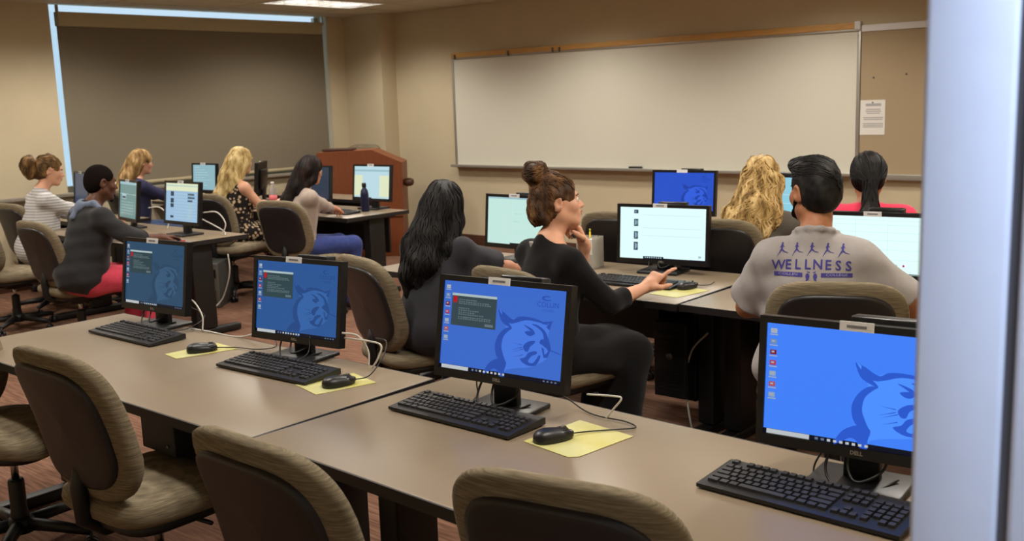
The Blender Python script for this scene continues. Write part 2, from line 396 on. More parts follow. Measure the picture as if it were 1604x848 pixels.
table('left block table at the elbow of the man in red trousers', -8.25, -6.42, 3.57, 4.35, mod=False)
table('table near the left wall in front of the woman in white stripes', -9.82, -8.28, 4.08, 4.62)
table('left block table where the woman in the grey cardigan types', -7.93, -6.49, 5.36, 6.06)
table('table against the left wall in front of the woman in leopard print', -9.83, -7.95, 5.52, 6.25)
table('table in front of the cherry wood podium, behind the typing hands', -9.2, -7.62, 6.48, 6.86)

# ================================================================== chairs
def back_y(z):
    """how far the backrest sits behind the seat centre at height z (curved lumbar, top rolling back)"""
    t = (z-.60)/.36
    return -.195-.055*t-.060*max(t, 0)**2 + (-.015 if z < .6 else 0)*((.6-z)/.12)
def make_chair():
    t = thing('office_chair', '', 'chair', (0, 0, 0), 0, 'armless tan office chairs')
    def seatf(q):
        q = q.copy(); f = max(0, (q.y-.08)/.17); q.z -= .028*f*f; q.x *= 1-.06*max(0, -q.y/.25); return q
    G().sup((0, .02, .445), (.248, .245, .047), .55, .42, 36, 12, fn=seatf).build('seat', m_fab, t)
    G().sup((0, .02, .402), (.225, .22, .028), .5, .42, 28, 8).build('seat_pan', m_blk, t)
    zc, hh = .715, .235
    def bf(off):
        def f(q):
            z = q.z+zc; wd = 1.0-.16*max(0, (.64-z)/.16)**1.4
            x = q.x*wd
            return Vector((x, q.y+back_y(z)+off+.30*x*x, q.z))
        return f
    # the cushion is a superellipsoid lying in the x-z plane
    def lay(c, rx, ry, rz_, e1, e2, off, nu, nv):
        def fn(q): return bf(off)(Vector((q.x, q.z, q.y)))
        gg = G(); gg.sup((0, 0, 0), (rx, rz_, ry), e1, e2, nu, nv, fn=fn)
        gg.f = [tuple(reversed(f)) for f in gg.f]
        gg.v = [(a, b, c_+zc) for a, b, c_ in gg.v]; return gg
    lay(0, .248, .042, hh, .60, .50, 0, 44, 14).build('backrest', m_fab, t)
    lay(0, .206, .024, hh-.046, .35, .50, -.030, 40, 10).build('back_shell', m_shell, t)
    g = G(); g.tube([(0, -.215, .62), (0, -.24, .52), (0, -.235, .42), (0, -.17, .372), (0, .0, .372)], [.024, .026, .026, .026, .024], 8); g.build('back_bracket', m_blk, t)
    g = G(); g.box((0, 0, .365), (.16, .2, .05), bev=.01); g.tube([(.08, .03, .365), (.22, .05, .36)], .007, 6); g.build('tilt_mechanism', m_blk, t)
    G().tube([(0, 0, .25), (0, 0, .36)], .014, 12).build('gas_rod', m_chrome, t)
    G().lathe([(.034, .10), (.034, .14), (.030, .16), (.030, .27), (.027, .28)], 16).build('column_cover', m_blk, t)
    b = G(); b.lathe([(.05, .07), (.05, .115), (.036, .13)], 16)
    for k in range(5):
        a = 2*math.pi*k/5+.35; d = Vector((math.cos(a), math.sin(a), 0)); b.tube([d*.03+Vector((0, 0, .10)), d*.16+Vector((0, 0, .092)), d*.29+Vector((0, 0, .078))], [.026, .023, .017], 8)
    b.build('star_base', m_blk, t)
    cme = None
    for k in range(5):
        a = 2*math.pi*k/5+.35; d = Vector((math.cos(a), math.sin(a), 0))
        if cme is None:
            g = G()
            for s in (-.016, .016): g.lathe([(.012, -.011), (.027, -.009), (.027, .009), (.012, .011)], 12, M=Matrix.Translation((0, s, .0)) @ Matrix.Rotation(R(90), 4, 'X'))
            g.tube([(0, 0, .0), (0, 0, .05)], .008, 6); cme = g.mesh('caster', m_plas)
        link('caster', cme, t, tuple(d*.29+Vector((0, 0, .028))), (0, 0, a+.6))
    return t
CHAIR = make_chair(); chair_used = []
def chair(label, x, y, rz, dz=0.):
    c = CHAIR if not chair_used else copy_tree(CHAIR); chair_used.append(1)
    c.location = (x, y, 0); c.rotation_euler = (0, 0, R(rz)); c['label'] = label
    RAISE.append((c, dz)); return c
RAISE = []
CH = [
 ('near chair with its whole dark back shell in view, second from the left edge', -2.85, 1.52, 2, .05),
 ('near chair cut by the left edge, only its seat and post showing', -3.90, 1.52, -60, .03),
 ('near chair at the lower edge between its two neighbours, below the table seam', -1.745, 1.43, 0, .038),
 ('near chair at the lower edge closest to the door, rounded top only', -1.155, 1.625, 12, .035),
 ('chair under the man in the grey printed shirt, back toward the viewer', -1.56, 3.62, 24, .04),
 ('chair under the woman with long black hair, turned so its curved side shows', -3.60, 3.36, -14, 0),
 ('chair under the woman in the black dress', -2.80, 3.46, -8, 0),
 ('empty dark backed chair behind the woman in the black dress', -3.42, 5.05, 8, .05),
 ('chair under the woman with wavy blonde hair', -2.76, 4.96, 16, .05),
 ('chair behind the woman in the grey cardigan, wide dark back', -6.53, 4.95, 12, 0),
 ('chair under the woman in leopard print', -7.72, 5.07, 14, 0),
 ('chair under the man in red trousers', -6.98, 3.30, 2, 0),
 ('empty chair at the left edge, nearer of the two cut by it', -8.05, 3.30, 5, 0),
 ('chair at the left edge under the woman in white stripes', -8.62, 3.84, 5, 0),
 ('chair under the woman with long hair in the navy top', -9.0, 4.99, -8, 0),
 ('chair under the woman in pink', -2.06, 4.98, 10, 0),
 ('tan chair standing behind the podium, only its top showing', -9.22, 7.76, 200, .235),
]
for a in CH: chair(*a)
for c, dz in RAISE:                                       # the seats stand at different heights on their gas columns
    for ch in c.children:
        if ch.name.split('.')[0] not in ('star_base', 'caster', 'column_cover'): ch.location.z += dz

# ================================================================== monitors
E_ = 1.0
def emis(name, col, st=1.0): return mat('lit_'+name, (6, 6, 8), .22, emit=col, estr=st, spec=.3)
def pg(g, poly, W, H, mi, lift):
    """flat print on a screen: poly in fractions of the screen"""
    g.add([((u-.5)*W, -lift, (v-.5)*H) for u, v in poly], [tuple(range(len(poly)))], mi)
def rect(u0, v0, u1, v1): return [(u0, v0), (u1, v0), (u1, v1), (u0, v1)]
def smooth(poly, n=5): 
    P = [Vector((a, b, 0)) for a, b in poly]; out = []; L_ = len(P)
    for i in range(L_):
        a, b, c, d = P[i-1], P[i], P[(i+1) % L_], P[(i+2) % L_]
        for k in range(n):
            t = k/n; q = .5*((2*b)+(c-a)*t+(2*a-5*b+4*c-d)*t*t+(3*b-a-3*c+d)*t**3); out.append((q.x, q.y))
    return out
# the big cat head of the desktop picture, drawn in an 840 x 680 frame read off the screen
def catp(*pts): return [((x)/1000., 1-(y)/745.) for x, y in pts]
CAT = [
 smooth(catp((470, 195), (520, 222), (590, 268), (640, 240), (730, 235), (820, 255), (880, 285), (800, 268), (700, 262), (610, 296), (560, 300), (505, 255), (500, 215)), 4),          # brow line and near ear rim
 smooth(catp((470, 195), (497, 285), (545, 325), (590, 340), (560, 300), (515, 262)), 3),
 smooth(catp((590, 340), (540, 345), (490, 400), (462, 480), (470, 560), (500, 610), (560, 640), (535, 570), (515, 500), (525, 420), (560, 370)), 4),                                 # back of the neck
 smooth(catp((500, 600), (430, 640), (392, 700), (380, 745), (420, 720), (460, 690), (490, 700), (515, 745), (548, 745), (550, 690), (560, 620)), 4),
 catp((820, 262), (905, 245), (885, 320), (860, 300), (880, 268), (830, 280)),                                                                                                          # far ear
 smooth(catp((745, 290), (790, 290), (850, 330), (885, 400), (905, 470), (880, 480), (850, 420), (835, 350), (790, 310)), 4),
 smooth(catp((695, 355), (740, 345), (765, 365), (745, 385), (715, 380)), 3),
 smooth(catp((680, 300), (750, 325), (775, 360), (760, 370), (735, 340)), 3),
 smooth(catp((690, 470), (730, 430), (780, 420), (770, 445), (745, 470), (730, 510), (705, 510)), 4),                                                                                   # muzzle
 smooth(catp((830, 400), (880, 410), (900, 450), (870, 465), (840, 445), (815, 430)), 4),
 smooth(catp((670, 580), (710, 560), (735, 520), (790, 500), (800, 520), (760, 545), (735, 590), (770, 600), (800, 560), (815, 530), (830, 540), (800, 610), (750, 625), (700, 610)), 4),  # open jaw
 catp((832, 465), (850, 470), (860, 520), (880, 500), (890, 470), (905, 480), (885, 540), (855, 545)),
 catp((595, 455), (680, 462), (680, 468)), catp((590, 520), (680, 480), (682, 486)), catp((600, 535), (690, 492), (692, 498)), catp((610, 575), (690, 540), (692, 546)),
 catp((890, 470), (985, 500), (984, 506), (890, 480)),
]
m_scr_txt = None
def desktop_screen(scr, W, H, cols, popup, logo=True, icons=True, task=True):
    base, dark, st = cols
    md = emis('mark_%d_%d_%d' % dark, dark, st)
    if logo:
        lite = tuple(min(255, int(c*1.07+8)) for c in base)
        g = G(); pg(g, smooth(catp((478, 200), (560, 270), (640, 242), (730, 237), (820, 258), (900, 248), (884, 320), (880, 400), (905, 470), (885, 540), (800, 610), (740, 640), (640, 660), (560, 690), (548, 742), (540, 690), (560, 640), (475, 560), (465, 480), (490, 400), (540, 335)), 3), W, H, 0, .0006)
        me = g.mesh('wallpaper_emblem', emis('pale_%d_%d_%d' % lite, lite, st)); bm = bmesh.new(); bm.from_mesh(me); bmesh.ops.triangulate(bm, faces=bm.faces[:], ngon_method='EAR_CLIP'); bm.to_mesh(me); bm.free()
        link('wallpaper_emblem', me, scr)
        g = G()
        for k, p in enumerate(CAT): pg(g, p, W, H, 0, .0008+.00004*k)
        # tri-fan problem with concave outlines: let bmesh triangulate
        me = g.mesh('wallpaper_emblem', md); bm = bmesh.new(); bm.from_mesh(me); bmesh.ops.triangulate(bm, faces=bm.faces[:], ngon_method='EAR_CLIP'); bm.to_mesh(me); bm.free()
        link('wallpaper_emblem', me, scr)
        g = G(); n = 20
        ring = [(.85+.04*math.cos(2*math.pi*k/n), .905+.028*math.sin(2*math.pi*k/n)) for k in range(3, n-1)]; inn = [(.855+.026*math.cos(2*math.pi*k/n), .905+.016*math.sin(2*math.pi*k/n)) for k in range(3, n-1)]
        for k in range(len(ring)-1): pg(g, [ring[k], ring[k+1], inn[k+1], inn[k]], W, H, 0, .0008)
        for tx, sz, v in (('COLLIN', .062, .835), ('COLLEGE', .026, .775)):
            vv, ff = text_mesh(tx, H*sz*1.3); g.add([(.36*W+q[0], -.0008, (v-.5)*H+q[1]) for q in vv], ff)
        g.build('wallpaper_lettering', md, scr)
    if icons:
        for k, c in enumerate(((225, 235, 245), (150, 190, 240), (170, 30, 40), (235, 80, 110), (200, 225, 245), (235, 110, 110), (190, 220, 245))):
            g = G(); v = .93-.096*k; pg(g, rect(.02, v-.02, .055, v+.022), W, H, 0, .0008); pg(g, rect(.028, v-.004, .044, v+.012), W, H, 1, .0012); pg(g, rect(.016, v-.038, .06, v-.028), W, H, 1, .0008)
            g.build('desktop_icon', [emis('icon_%d_%d_%d' % c, c, st*.8), emis('icon_white', (215, 228, 250), st*.8)], scr)
    if task:
        g = G(); pg(g, rect(0, 0, 1, .045), W, H, 0, .0008); pg(g, rect(.018, .002, .25, .043), W, H, 1, .0012)
        for k in range(9): pg(g, rect(.28+.032*k, .012, .297+.032*k, .034), W, H, 1 if k > 1 else 2, .0012)
        for k in range(4): pg(g, rect(.86+.03*k, .014, .875+.03*k, .03), W, H, 2, .0012)
        g.build('task_bar', [emis('task_dark', (14, 22, 48), st*.7), emis('task_white', (228, 236, 240), st), emis('task_grey', (130, 150, 190), st*.8)], scr)
    if popup:
        g = G(); u0, u1, v0, v1 = .075, .455, .50, .865
        pg(g, rect(u0, v0, u1, v1), W, H, 0, .0012); pg(g, rect(u0, v1-.028, u1, v1), W, H, 1, .0016); pg(g, rect(u0+.012, v1-.105, u0+.046, v1-.035), W, H, 2, .0016)
        rr = random.Random(9)
        for k, (v, wd) in enumerate(((.795, .17), (.772, .27), (.752, .28), (.70, .11), (.676, .18), (.652, .15), (.63, .23), (.60, .28), (.58, .29))):
            n = int(wd/.02)
            for q in range(n): pg(g, rect(u0+.06+q*.02, v-.006, u0+.06+q*.02+.012+.006*rr.random(), v+.007), W, H, 3, .0016)
        pg(g, rect(u1-.09, v0+.02, u1-.02, v0+.05), W, H, 4, .0016)
        g.build('popup_window', [emis('popup_%d' % popup, {1: (58, 78, 86), 2: (54, 84, 92), 3: (52, 84, 96)}[popup], st*.9), emis('popup_bar', (205, 228, 232), st), emis('popup_red', (215, 30, 45), st), emis('popup_text', (118, 142, 148), st*.9), emis('popup_button', (120, 140, 148), st)], scr)
def page_screen(scr, W, H, st, style):
    g = G(); mats = [emis('page_line', (196, 226, 232), st), emis('page_dark', (40, 62, 84), st), emis('page_grey', (160, 190, 200), st), emis('page_red', (190, 40, 100), st), emis('page_bar', (150, 186, 196), st), emis('task_dark', (14, 22, 48), st*.7), emis('page_cream', (216, 224, 190), st)]
    rr = random.Random(style)
    if style in (1,):      # page with four little pictures down the left
        for v0, v1 in ((.88, .95), (.63, .77), (.38, .53), (.16, .32)):
            pg(g, rect(.165, v0, .215, v1), W, H, 1, .001); pg(g, rect(.178, v0+.02, .19, v1-.02), W, H, 2, .0014); pg(g, rect(.196, v0+.04, .205, v1-.03), W, H, 2, .0014)
        for v in (.85, .6, .45): pg(g, rect(.27, v, .95, v+.008), W, H, 0, .001)
        pg(g, rect(.28, .0, .52, .05), W, H, 5, .001); pg(g, rect(.52, 0, 1, .02), W, H, 5, .001)
        for k in range(8): pg(g, rect(.30+.026*k, .015, .315+.026*k, .04), W, H, 2, .0014)
        pg(g, rect(.92, .06, .95, .1), W, H, 2, .001)
    elif style == 2:       # text columns
        pg(g, rect(0, .965, 1, 1), W, H, 4, .001)
        for k in range(16):
            v = .93-.055*k; pg(g, rect(.22+.1*rr.random(), v, .36, v+.006), W, H, 0, .001)
            if rr.random() < .75: pg(g, rect(.46, v, .5+.22*rr.random(), v+.006), W, H, 2 if rr.random() < .3 else 0, .001)
        pg(g, rect(.44, .05, .445, .93), W, H, 0, .001); pg(g, rect(.4, 0, .85, .03), W, H, 5, .001)
    elif style == 3:       # mail page with little coloured dots
        for v in (.93, .85, .72, .58, .42, .25): pg(g, rect(.02, v, .98, v+.006), W, H, 0, .001)
        for u in (.3, .62): pg(g, rect(u, .25, u+.004, .93), W, H, 0, .001)
        for k, (u, mi) in enumerate(((.64, 2), (.71, 4), (.78, 3))): pg(g, [(u+.012*math.cos(a*math.pi/5), .155+.02*math.sin(a*math.pi/5)) for a in range(10)], W, H, mi, .001)
        pg(g, rect(.82, .005, .98, .02), W, H, 5, .001)
    elif style == 4:       # spreadsheet like page with two picture columns
        pg(g, rect(0, .94, 1, 1), W, H, 6, .001); pg(g, rect(0, .80, 1, .93), W, H, 6, .0012); pg(g, rect(0, .925, 1, .945), W, H, 4, .0014)
        for v0, v1 in ((.66, .78), (.48, .60), (.36, .46), (.08, .14)): pg(g, rect(.15, v0, .25, v1), W, H, 1, .001)
        for k in range(8): v = .1+.085*k; pg(g, rect(.68, v, .68+.1+.12*rr.random(), v+.05), W, H, 1 if k > 4 else 2, .001)
        for k in range(9): pg(g, rect(.27, .08+.08*k, .95, .085+.08*k), W, H, 0, .001)
    elif style == 5:       # greenish page with one thumbnail
        pg(g, rect(0, .93, 1, 1), W, H, 4, .001); pg(g, rect(.14, .52, .38, .66), W, H, 2, .001); pg(g, rect(.16, .54, .36, .6), W, H, 1, .0013); pg(g, rect(0, .66, 1, .668), W, H, 0, .001)
        for k in range(5): pg(g, rect(.1, .12+.08*k, .8, .125+.08*k), W, H, 0, .001)
    elif style == 6:       # document with side columns
        pg(g, rect(0, .84, 1, .90), W, H, 4, .001); pg(g, rect(0, .08, .24, .72), W, H, 6, .001); pg(g, rect(.72, .06, 1, .72), W, H, 6, .001); pg(g, rect(0, 0, .5, .03), W, H, 5, .001)
    elif style == 7:
        for k in range(7): pg(g, rect(.05, .2+.1*k, .5+.4*rr.random(), .21+.1*k), W, H, 0, .001)
        pg(g, rect(.05, .88, .3, .93), W, H, 2, .001); pg(g, rect(0, 0, 1, .03), W, H, 5, .001)
    g.build('page_print', mats, scr)
def monitor(label, x, y, rz, W=.468, H=.312, zb=.815, tilt=8., kind='desk', base=(60, 110, 225), dark=(40, 84, 190), st=.8, popup=0, style=1, boxed=True, text='', z=.73, hires=True):
    t = thing('computer_monitor', label, 'monitor', (x, y, z), R(rz), 'black desktop monitors')
    zb -= z; b = .017; D = .032; tm = Matrix.Translation((0, 0, zb)) @ Matrix.Rotation(R(-tilt), 4, 'X')
    if text:                                             # leads hanging out below the panel
        for pts in ([(-.05, .03, .13), (-.07, .0, .05), (-.04, -.03, .0145), (.0, -.035, .012), (.05, .0, .012), (.08, .06, .022)], [(-.01, .03, .13), (-.02, .005, .06), (.01, -.02, .03), (.06, .02, .06), (.05, .04, .13)]):
            G().tube(catmull(pts, 8), .0035, 6).build('power_cord', m_cabk, t)
    # stand
    g = G(); g.box((0, .03, .008), (.225, .185, .016), bev=.006); g.build('stand_base', m_plas, t)
    g = G(); g.box((0, .055, .14), (.085, .028, .26), bev=.006); g.build('stand_neck', m_plas, t)
    if boxed:
        g = G(); g.box((.035, D+.035, H/2+.035), (.15, .05, H*.86), bev=.005, M=tm); g.build('rear_box', m_plas2, t)
    g = G()
    for sx in (-1, 1): g.box((sx*(W/2-b/2), D/2, H/2), (b, D, H), M=tm)
    g.box((0, D/2, H-b/2), (W-2*b, D, b), M=tm); g.box((0, D/2, b*.75), (W-2*b, D, b*1.5), M=tm)
    g.box((0, D-.004, H/2), (W-2*b, .008, H-2*b), M=tm); g.box((0, D+.012, H/2), (W*.6, .03, H*.6), M=tm, bev=.01)
    g.build('bezel', m_plas2, t)
    SW, SH = W-2*b, H-2.5*b
    scr = G().add([(-SW/2, 0, -SH/2), (SW/2, 0, -SH/2), (SW/2, 0, SH/2), (-SW/2, 0, SH/2)], [(0, 1, 2, 3)]).mesh('screen', emis('screen_%d_%d_%d_%d' % (base+(int(st*100),)), base, st))
    scr = link('screen', scr, t); scr.matrix_local = tm @ Matrix.Translation((0, .006, b*1.5+SH/2))
    if kind == 'desk': desktop_screen(scr, SW, SH, (base, dark, st), popup, icons=hires, task=True)
    elif kind == 'page': page_screen(scr, SW, SH, st, style)
    o = G().box((-.012, -.0015, H-.006), (.078, .003, .022), M=tm).build('paper_label', m_white, t)
    if hires:
        g = G(); g.box((-.012, -.0034, H-.006), (.045, .0008, .006), M=tm); g.build('label_print', m_ink, o)
    if text:
        v, f = text_mesh(text, .013, .0004); g = G(); g.add([(q[0], -.0006, .013+q[1]) for q in v], f, M=tm); g.build('bezel_lettering', m_alu, t)
    return t
BL = dict(kind='desk')
monitor('leftmost big blue screen of the nearest row, dull teal blue with a grey pop-up', -4.00, 2.20, 5, .452, .312, .80, 8, base=(50, 92, 128), dark=(43, 82, 118), st=.62, popup=3, text='DELL', boxed=False)
monitor('second big blue screen of the nearest row, medium blue with a dark pop-up', -3.015, 2.205, 8, .445, .312, .793, 8, base=(48, 100, 172), dark=(40, 84, 152), st=.70, popup=2, text='DELL')
monitor('third big blue screen of the nearest row, bright blue with a dark pop-up', -1.965, 2.15, 5.6, .48, .312, .818, 10, base=(62, 112, 214), dark=(42, 84, 184), st=.86, popup=1, text='DELL')
monitor('brightest blue screen beside the door frame, partly hidden by it', -.885, 2.185, 5.8, .485, .312, .808, 5, base=(64, 128, 248), dark=(40, 88, 204), st=1.0, text='DELL')
monitor('white screen with four small pictures that the woman in black points at', -2.86, 4.44, 9, .515, .312, .775, 4, kind='page', base=(222, 250, 250), st=1.05, style=1, text='DELL')
monitor('white screen of text columns left of the woman with the bun', -3.80, 4.36, -1, .475, .312, .80, 5, kind='page', base=(200, 236, 226), st=.95, style=2)
monitor('white screen right of the man in the grey printed shirt', -1.735, 4.44, 7, .475, .300, .80, -1, kind='page', base=(225, 255, 250), st=1.05, style=3)
monitor('small blue screen under the whiteboard, left of the wavy blonde hair', -3.70, 6.02, 8, .472, .312, .82, 5, base=(46, 92, 220), dark=(36, 74, 186), st=.8, hires=False)
monitor('screen peeping out between the blonde hair and the dark haired man', -2.93, 5.86, 0, .472, .312, .82, 5, kind='page', base=(150, 215, 235), st=.9, style=7)
monitor('greenish screen facing the man in red trousers', -7.68, 4.08, -10, .43, .33, .79, 7, kind='page', base=(112, 152, 150), st=.85, style=5, boxed=False)
monitor('screen with two picture columns at the right end of the left block table', -6.83, 4.05, 0, .475, .325, .81, 7, kind='page', base=(160, 196, 226), st=.9, style=4, boxed=False)
monitor('pale screen between the two blonde women by the blind', -9.12, 5.70, 4, .40, .30, .82, 5, kind='page', base=(150, 190, 200), st=.9, style=7, boxed=False)
monitor('screen seen nearly edge-on beside the woman in leopard print', -8.50, 5.92, -48, .42, .33, .80, 6, kind='none', base=(52, 92, 132), st=.7, boxed=False)
monitor('screen hidden behind the head of the woman in the grey cardigan', -7.47, 5.80, 0, .45, .33, .79, 5, kind='none', base=(60, 76, 96), st=.6, boxed=False)
monitor('screen behind the dark blue bottle', -6.87, 5.96, 3, .475, .325, .80, 6, kind='page', base=(190, 222, 232), st=.95, style=6, boxed=False)
monitor('dark screen at the left edge behind the white striped back', -9.50, 4.22, -20, .43, .33, .79, 5, kind='none', base=(40, 50, 92), st=.6, boxed=False)
monitor('dark screen between the woman in stripes and the man in the dark jacket', -9.30, 4.50, -10, .45, .33, .79, 5, kind='none', base=(66, 84, 112), st=.6, boxed=False)

# ================================================================== keyboards
def key_layout():
    ks = []; u = .0190; x0 = -.2165; zr = [.058, .032, .0125, -.0070, -.0265, -.046]
    for k in range(4): ks.append((x0+u*(2+k)+.0095, zr[0], 1))
    ks.append((x0+.0095, zr[0], 1))
    for k in range(4): ks.append((x0+u*(6.5+k)+.0095, zr[0], 1)); ks.append((x0+u*(11+k)+.0095, zr[0], 1))
    for k in range(13): ks.append((x0+u*k+.0095, zr[1], 1))
    ks.append((x0+u*13+.019, zr[1], 2))
    ks.append((x0+.01425, zr[2], 1.5))
    for k in range(12): ks.append((x0+u*(1.5+k)+.0095, zr[2], 1))
    ks.append((x0+u*13.5+.01425, zr[2], 1.5)); ks.append((x0+.0166, zr[3], 1.75))
    for k in range(11): ks.append((x0+u*(1.75+k)+.0095, zr[3], 1))
    ks.append((x0+u*12.75+.0214, zr[3], 2.25)); ks.append((x0+.0214, zr[4], 2.25))
    for k in range(10): ks.append((x0+u*(2.25+k)+.0095, zr[4], 1))
    ks.append((x0+u*12.25+.0261, zr[4], 2.75))
    for k, w_ in ((0, 1.5), (1.5, 1.25), (2.75, 1.25), (4., 6), (10., 1.25), (11.25, 1.25), (12.5, 1.25), (13.75, 1.25)): ks.append((x0+u*(k+w_/2), zr[5], w_))
    xn = x0+u*15.3
    for r in (0, 1, 2):
        for k in range(3): ks.append((xn+u*k+.0095, zr[r], 1))
    ks.append((xn+u+.0095, zr[4], 1))
    for k in range(3): ks.append((xn+u*k+.0095, zr[5], 1))
    xp = x0+u*18.6
    for r in range(1, 6):
        for k in range(4):
            if (r, k) in ((5, 1),): continue
            ks.append((xp+u*k+.0095, zr[r], 1))
    return ks
KL = key_layout(); KEYME = {}
def keyboard(label, x, y, rz, keys=True, W=.46, z=.73, cable=None):
    t = thing('keyboard', label, 'keyboard', (x, y, z), R(rz), 'black keyboards')
    t.scale = (1.05, 1.05, 1)
    g = G(); g.prism([(-.078, .004), (.078, .004), (.078, .024), (.066, .025), (-.078, .013)], -W/2, W/2, 'x'); g.build('case', m_plas, t)
    sl = math.atan2(.012, .144)
    if keys:
        for kx, ky, w_ in KL:
            if w_ not in KEYME:
                a, b_ = .0190*w_/2-.0012, .0082; h = .0075; i = .0018
                KEYME[w_] = G().add([(-a, -b_, 0), (a, -b_, 0), (a, b_, 0), (-a, b_, 0), (-a+i, -b_+i, h), (a-i, -b_+i, h), (a-i, b_-i*.6, h), (-a+i, b_-i*.6, h)],
                    [(4, 5, 6, 7), (0, 1, 5, 4), (1, 2, 6, 5), (2, 3, 7, 6), (3, 0, 4, 7)]).mesh('key', m_key)
            link('key', KEYME[w_], t, (kx, ky*1.02, .0185+ky*math.tan(sl)), (sl, 0, 0))
    else:
        g = G(); c, s_ = math.cos(sl), math.sin(sl)
        for kx, ky, w_ in KL: g.box((kx, ky*1.02, .0215+ky*math.tan(sl)), (.0190*w_-.003, .0155, .007))
        g.build('keys', m_key, t)['kind'] = 'stuff'
    if cable: G().tube(catmull(cable, 8), .0022, 6).build('cord', m_cabk, t)
    return t
keyboard('keyboard in front of the leftmost big blue screen', -3.91, 2.07, 1, cable=[(.1, .08, .015), (.13, .16, .02), (.10, .25, .05), (.06, .2, .1)])
keyboard('keyboard in front of the second big blue screen', -2.935, 2.067, 3, cable=[(.0, .08, .015), (.02, .12, .04), (.0, .15, .09), (-.02, .16, .13)])
keyboard('keyboard in front of the third big blue screen', -2.015, 2.062, 0, cable=[(-.05, .08, .015), (-.06, .12, .03), (-.07, .13, .07), (-.05, .14, .12)])
keyboard('nearest keyboard, beside the door frame', -.945, 2.063, -1.5, cable=[(-.02, .08, .015), (-.05, .13, .006), (-.06, .16, .03), (-.02, .15, .1)])
keyboard('keyboard under the screen that the woman in black points at', -2.80, 4.10, 4, keys=False)
keyboard('keyboard under the typing hands of the woman in the grey cardigan', -6.93, 5.60, 0, keys=False)
keyboard('keyboard in front of the man in red trousers', -7.35, 3.86, -6, keys=False)
keyboard('keyboard in front of the man in the grey printed shirt', -1.62, 4.12, 0, keys=False)

# ================================================================== mice and pads
def mouse(label, x, y, rz, cable, z=.732):
    if cable[0] == 'room': ci, si = math.cos(R(-rz)), math.sin(R(-rz)); cable = [(ci*(a-x)-si*(b-y), si*(a-x)+ci*(b-y), c-z) for a, b, c in cable[1:]]
    t = thing('computer_mouse', label, 'mouse', (x, y, z), R(rz), 'black computer mice')
    def f(q):
        q = q.copy(); q.x *= 1-.14*max(0, q.y/.06)**2; q.z = max(q.z, -.006)+.006; q.z *= 1-.22*(q.y/.06); return q
    G().sup((0, 0, .001), (.033, .058, .026), .8, .75, 24, 14, fn=f).build('mouse_body', m_plas, t)
    g = G()
    for s in (-1, 1):
        g.sup((s*.0145, .030, .0145), (.0135, .026, .0135), .8, .7, 14, 8)
    g.build('button', mat('mouse_gloss', (30, 30, 33), .25), t)
    G().lathe([(.004, -.003), (.009, -.003), (.009, .003), (.004, .003)], 12, M=Matrix.Translation((0, .034, .027)) @ Matrix.Rotation(R(90), 4, 'Y')).build('scroll_wheel', m_steel, t)
    G().tube(catmull(cable, 10), .0021, 6).build('cord', m_cabk, t)
    return t
mouse('mouse by the leftmost big blue screen', -3.425, 2.075, -25, [(0, .055, .008), (.03, .13, .004), (.10, .19, .004), (.10, .26, .004), (-.02, .28, .01), (-.12, .24, .03)])
mouse('mouse by the second big blue screen', -2.60, 2.07, -12, [(0, .055, .008), (.03, .10, .02), (.02, .16, .07), (-.02, .2, .11), (-.06, .18, .12)])
mouse('mouse by the third big blue screen', -1.675, 2.055, -22, ['room', (-1.655, 2.105, .740), (-1.63, 2.16, .736), (-1.575, 2.22, .736), (-1.545, 2.262, .736), (-1.60, 2.288, .736), (-1.69, 2.285, .736), (-1.76, 2.305, .737), (-1.82, 2.30, .765), (-1.87, 2.25, .81)])
mouse('mouse on the yellow sheet near the pointing hand', -2.515, 4.13, -10, [(0, .055, .008), (.03, .12, .004), (.0, .2, .004)])
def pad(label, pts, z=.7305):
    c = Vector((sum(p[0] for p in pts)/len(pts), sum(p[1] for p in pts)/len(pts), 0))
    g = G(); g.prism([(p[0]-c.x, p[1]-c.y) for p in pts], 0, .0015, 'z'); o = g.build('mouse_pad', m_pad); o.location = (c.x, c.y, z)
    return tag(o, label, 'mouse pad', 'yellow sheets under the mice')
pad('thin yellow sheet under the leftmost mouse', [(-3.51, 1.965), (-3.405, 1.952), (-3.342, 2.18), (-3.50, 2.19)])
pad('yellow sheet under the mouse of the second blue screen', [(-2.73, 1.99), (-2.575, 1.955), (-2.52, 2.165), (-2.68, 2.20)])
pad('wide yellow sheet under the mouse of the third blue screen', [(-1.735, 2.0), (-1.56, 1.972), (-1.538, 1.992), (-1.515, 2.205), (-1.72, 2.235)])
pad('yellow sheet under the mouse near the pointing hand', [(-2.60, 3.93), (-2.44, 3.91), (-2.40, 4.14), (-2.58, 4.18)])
pad('yellow sheet by the right elbow of the man in the grey printed shirt', [(-1.42, 3.90), (-1.22, 3.88), (-1.18, 4.12), (-1.40, 4.14)])

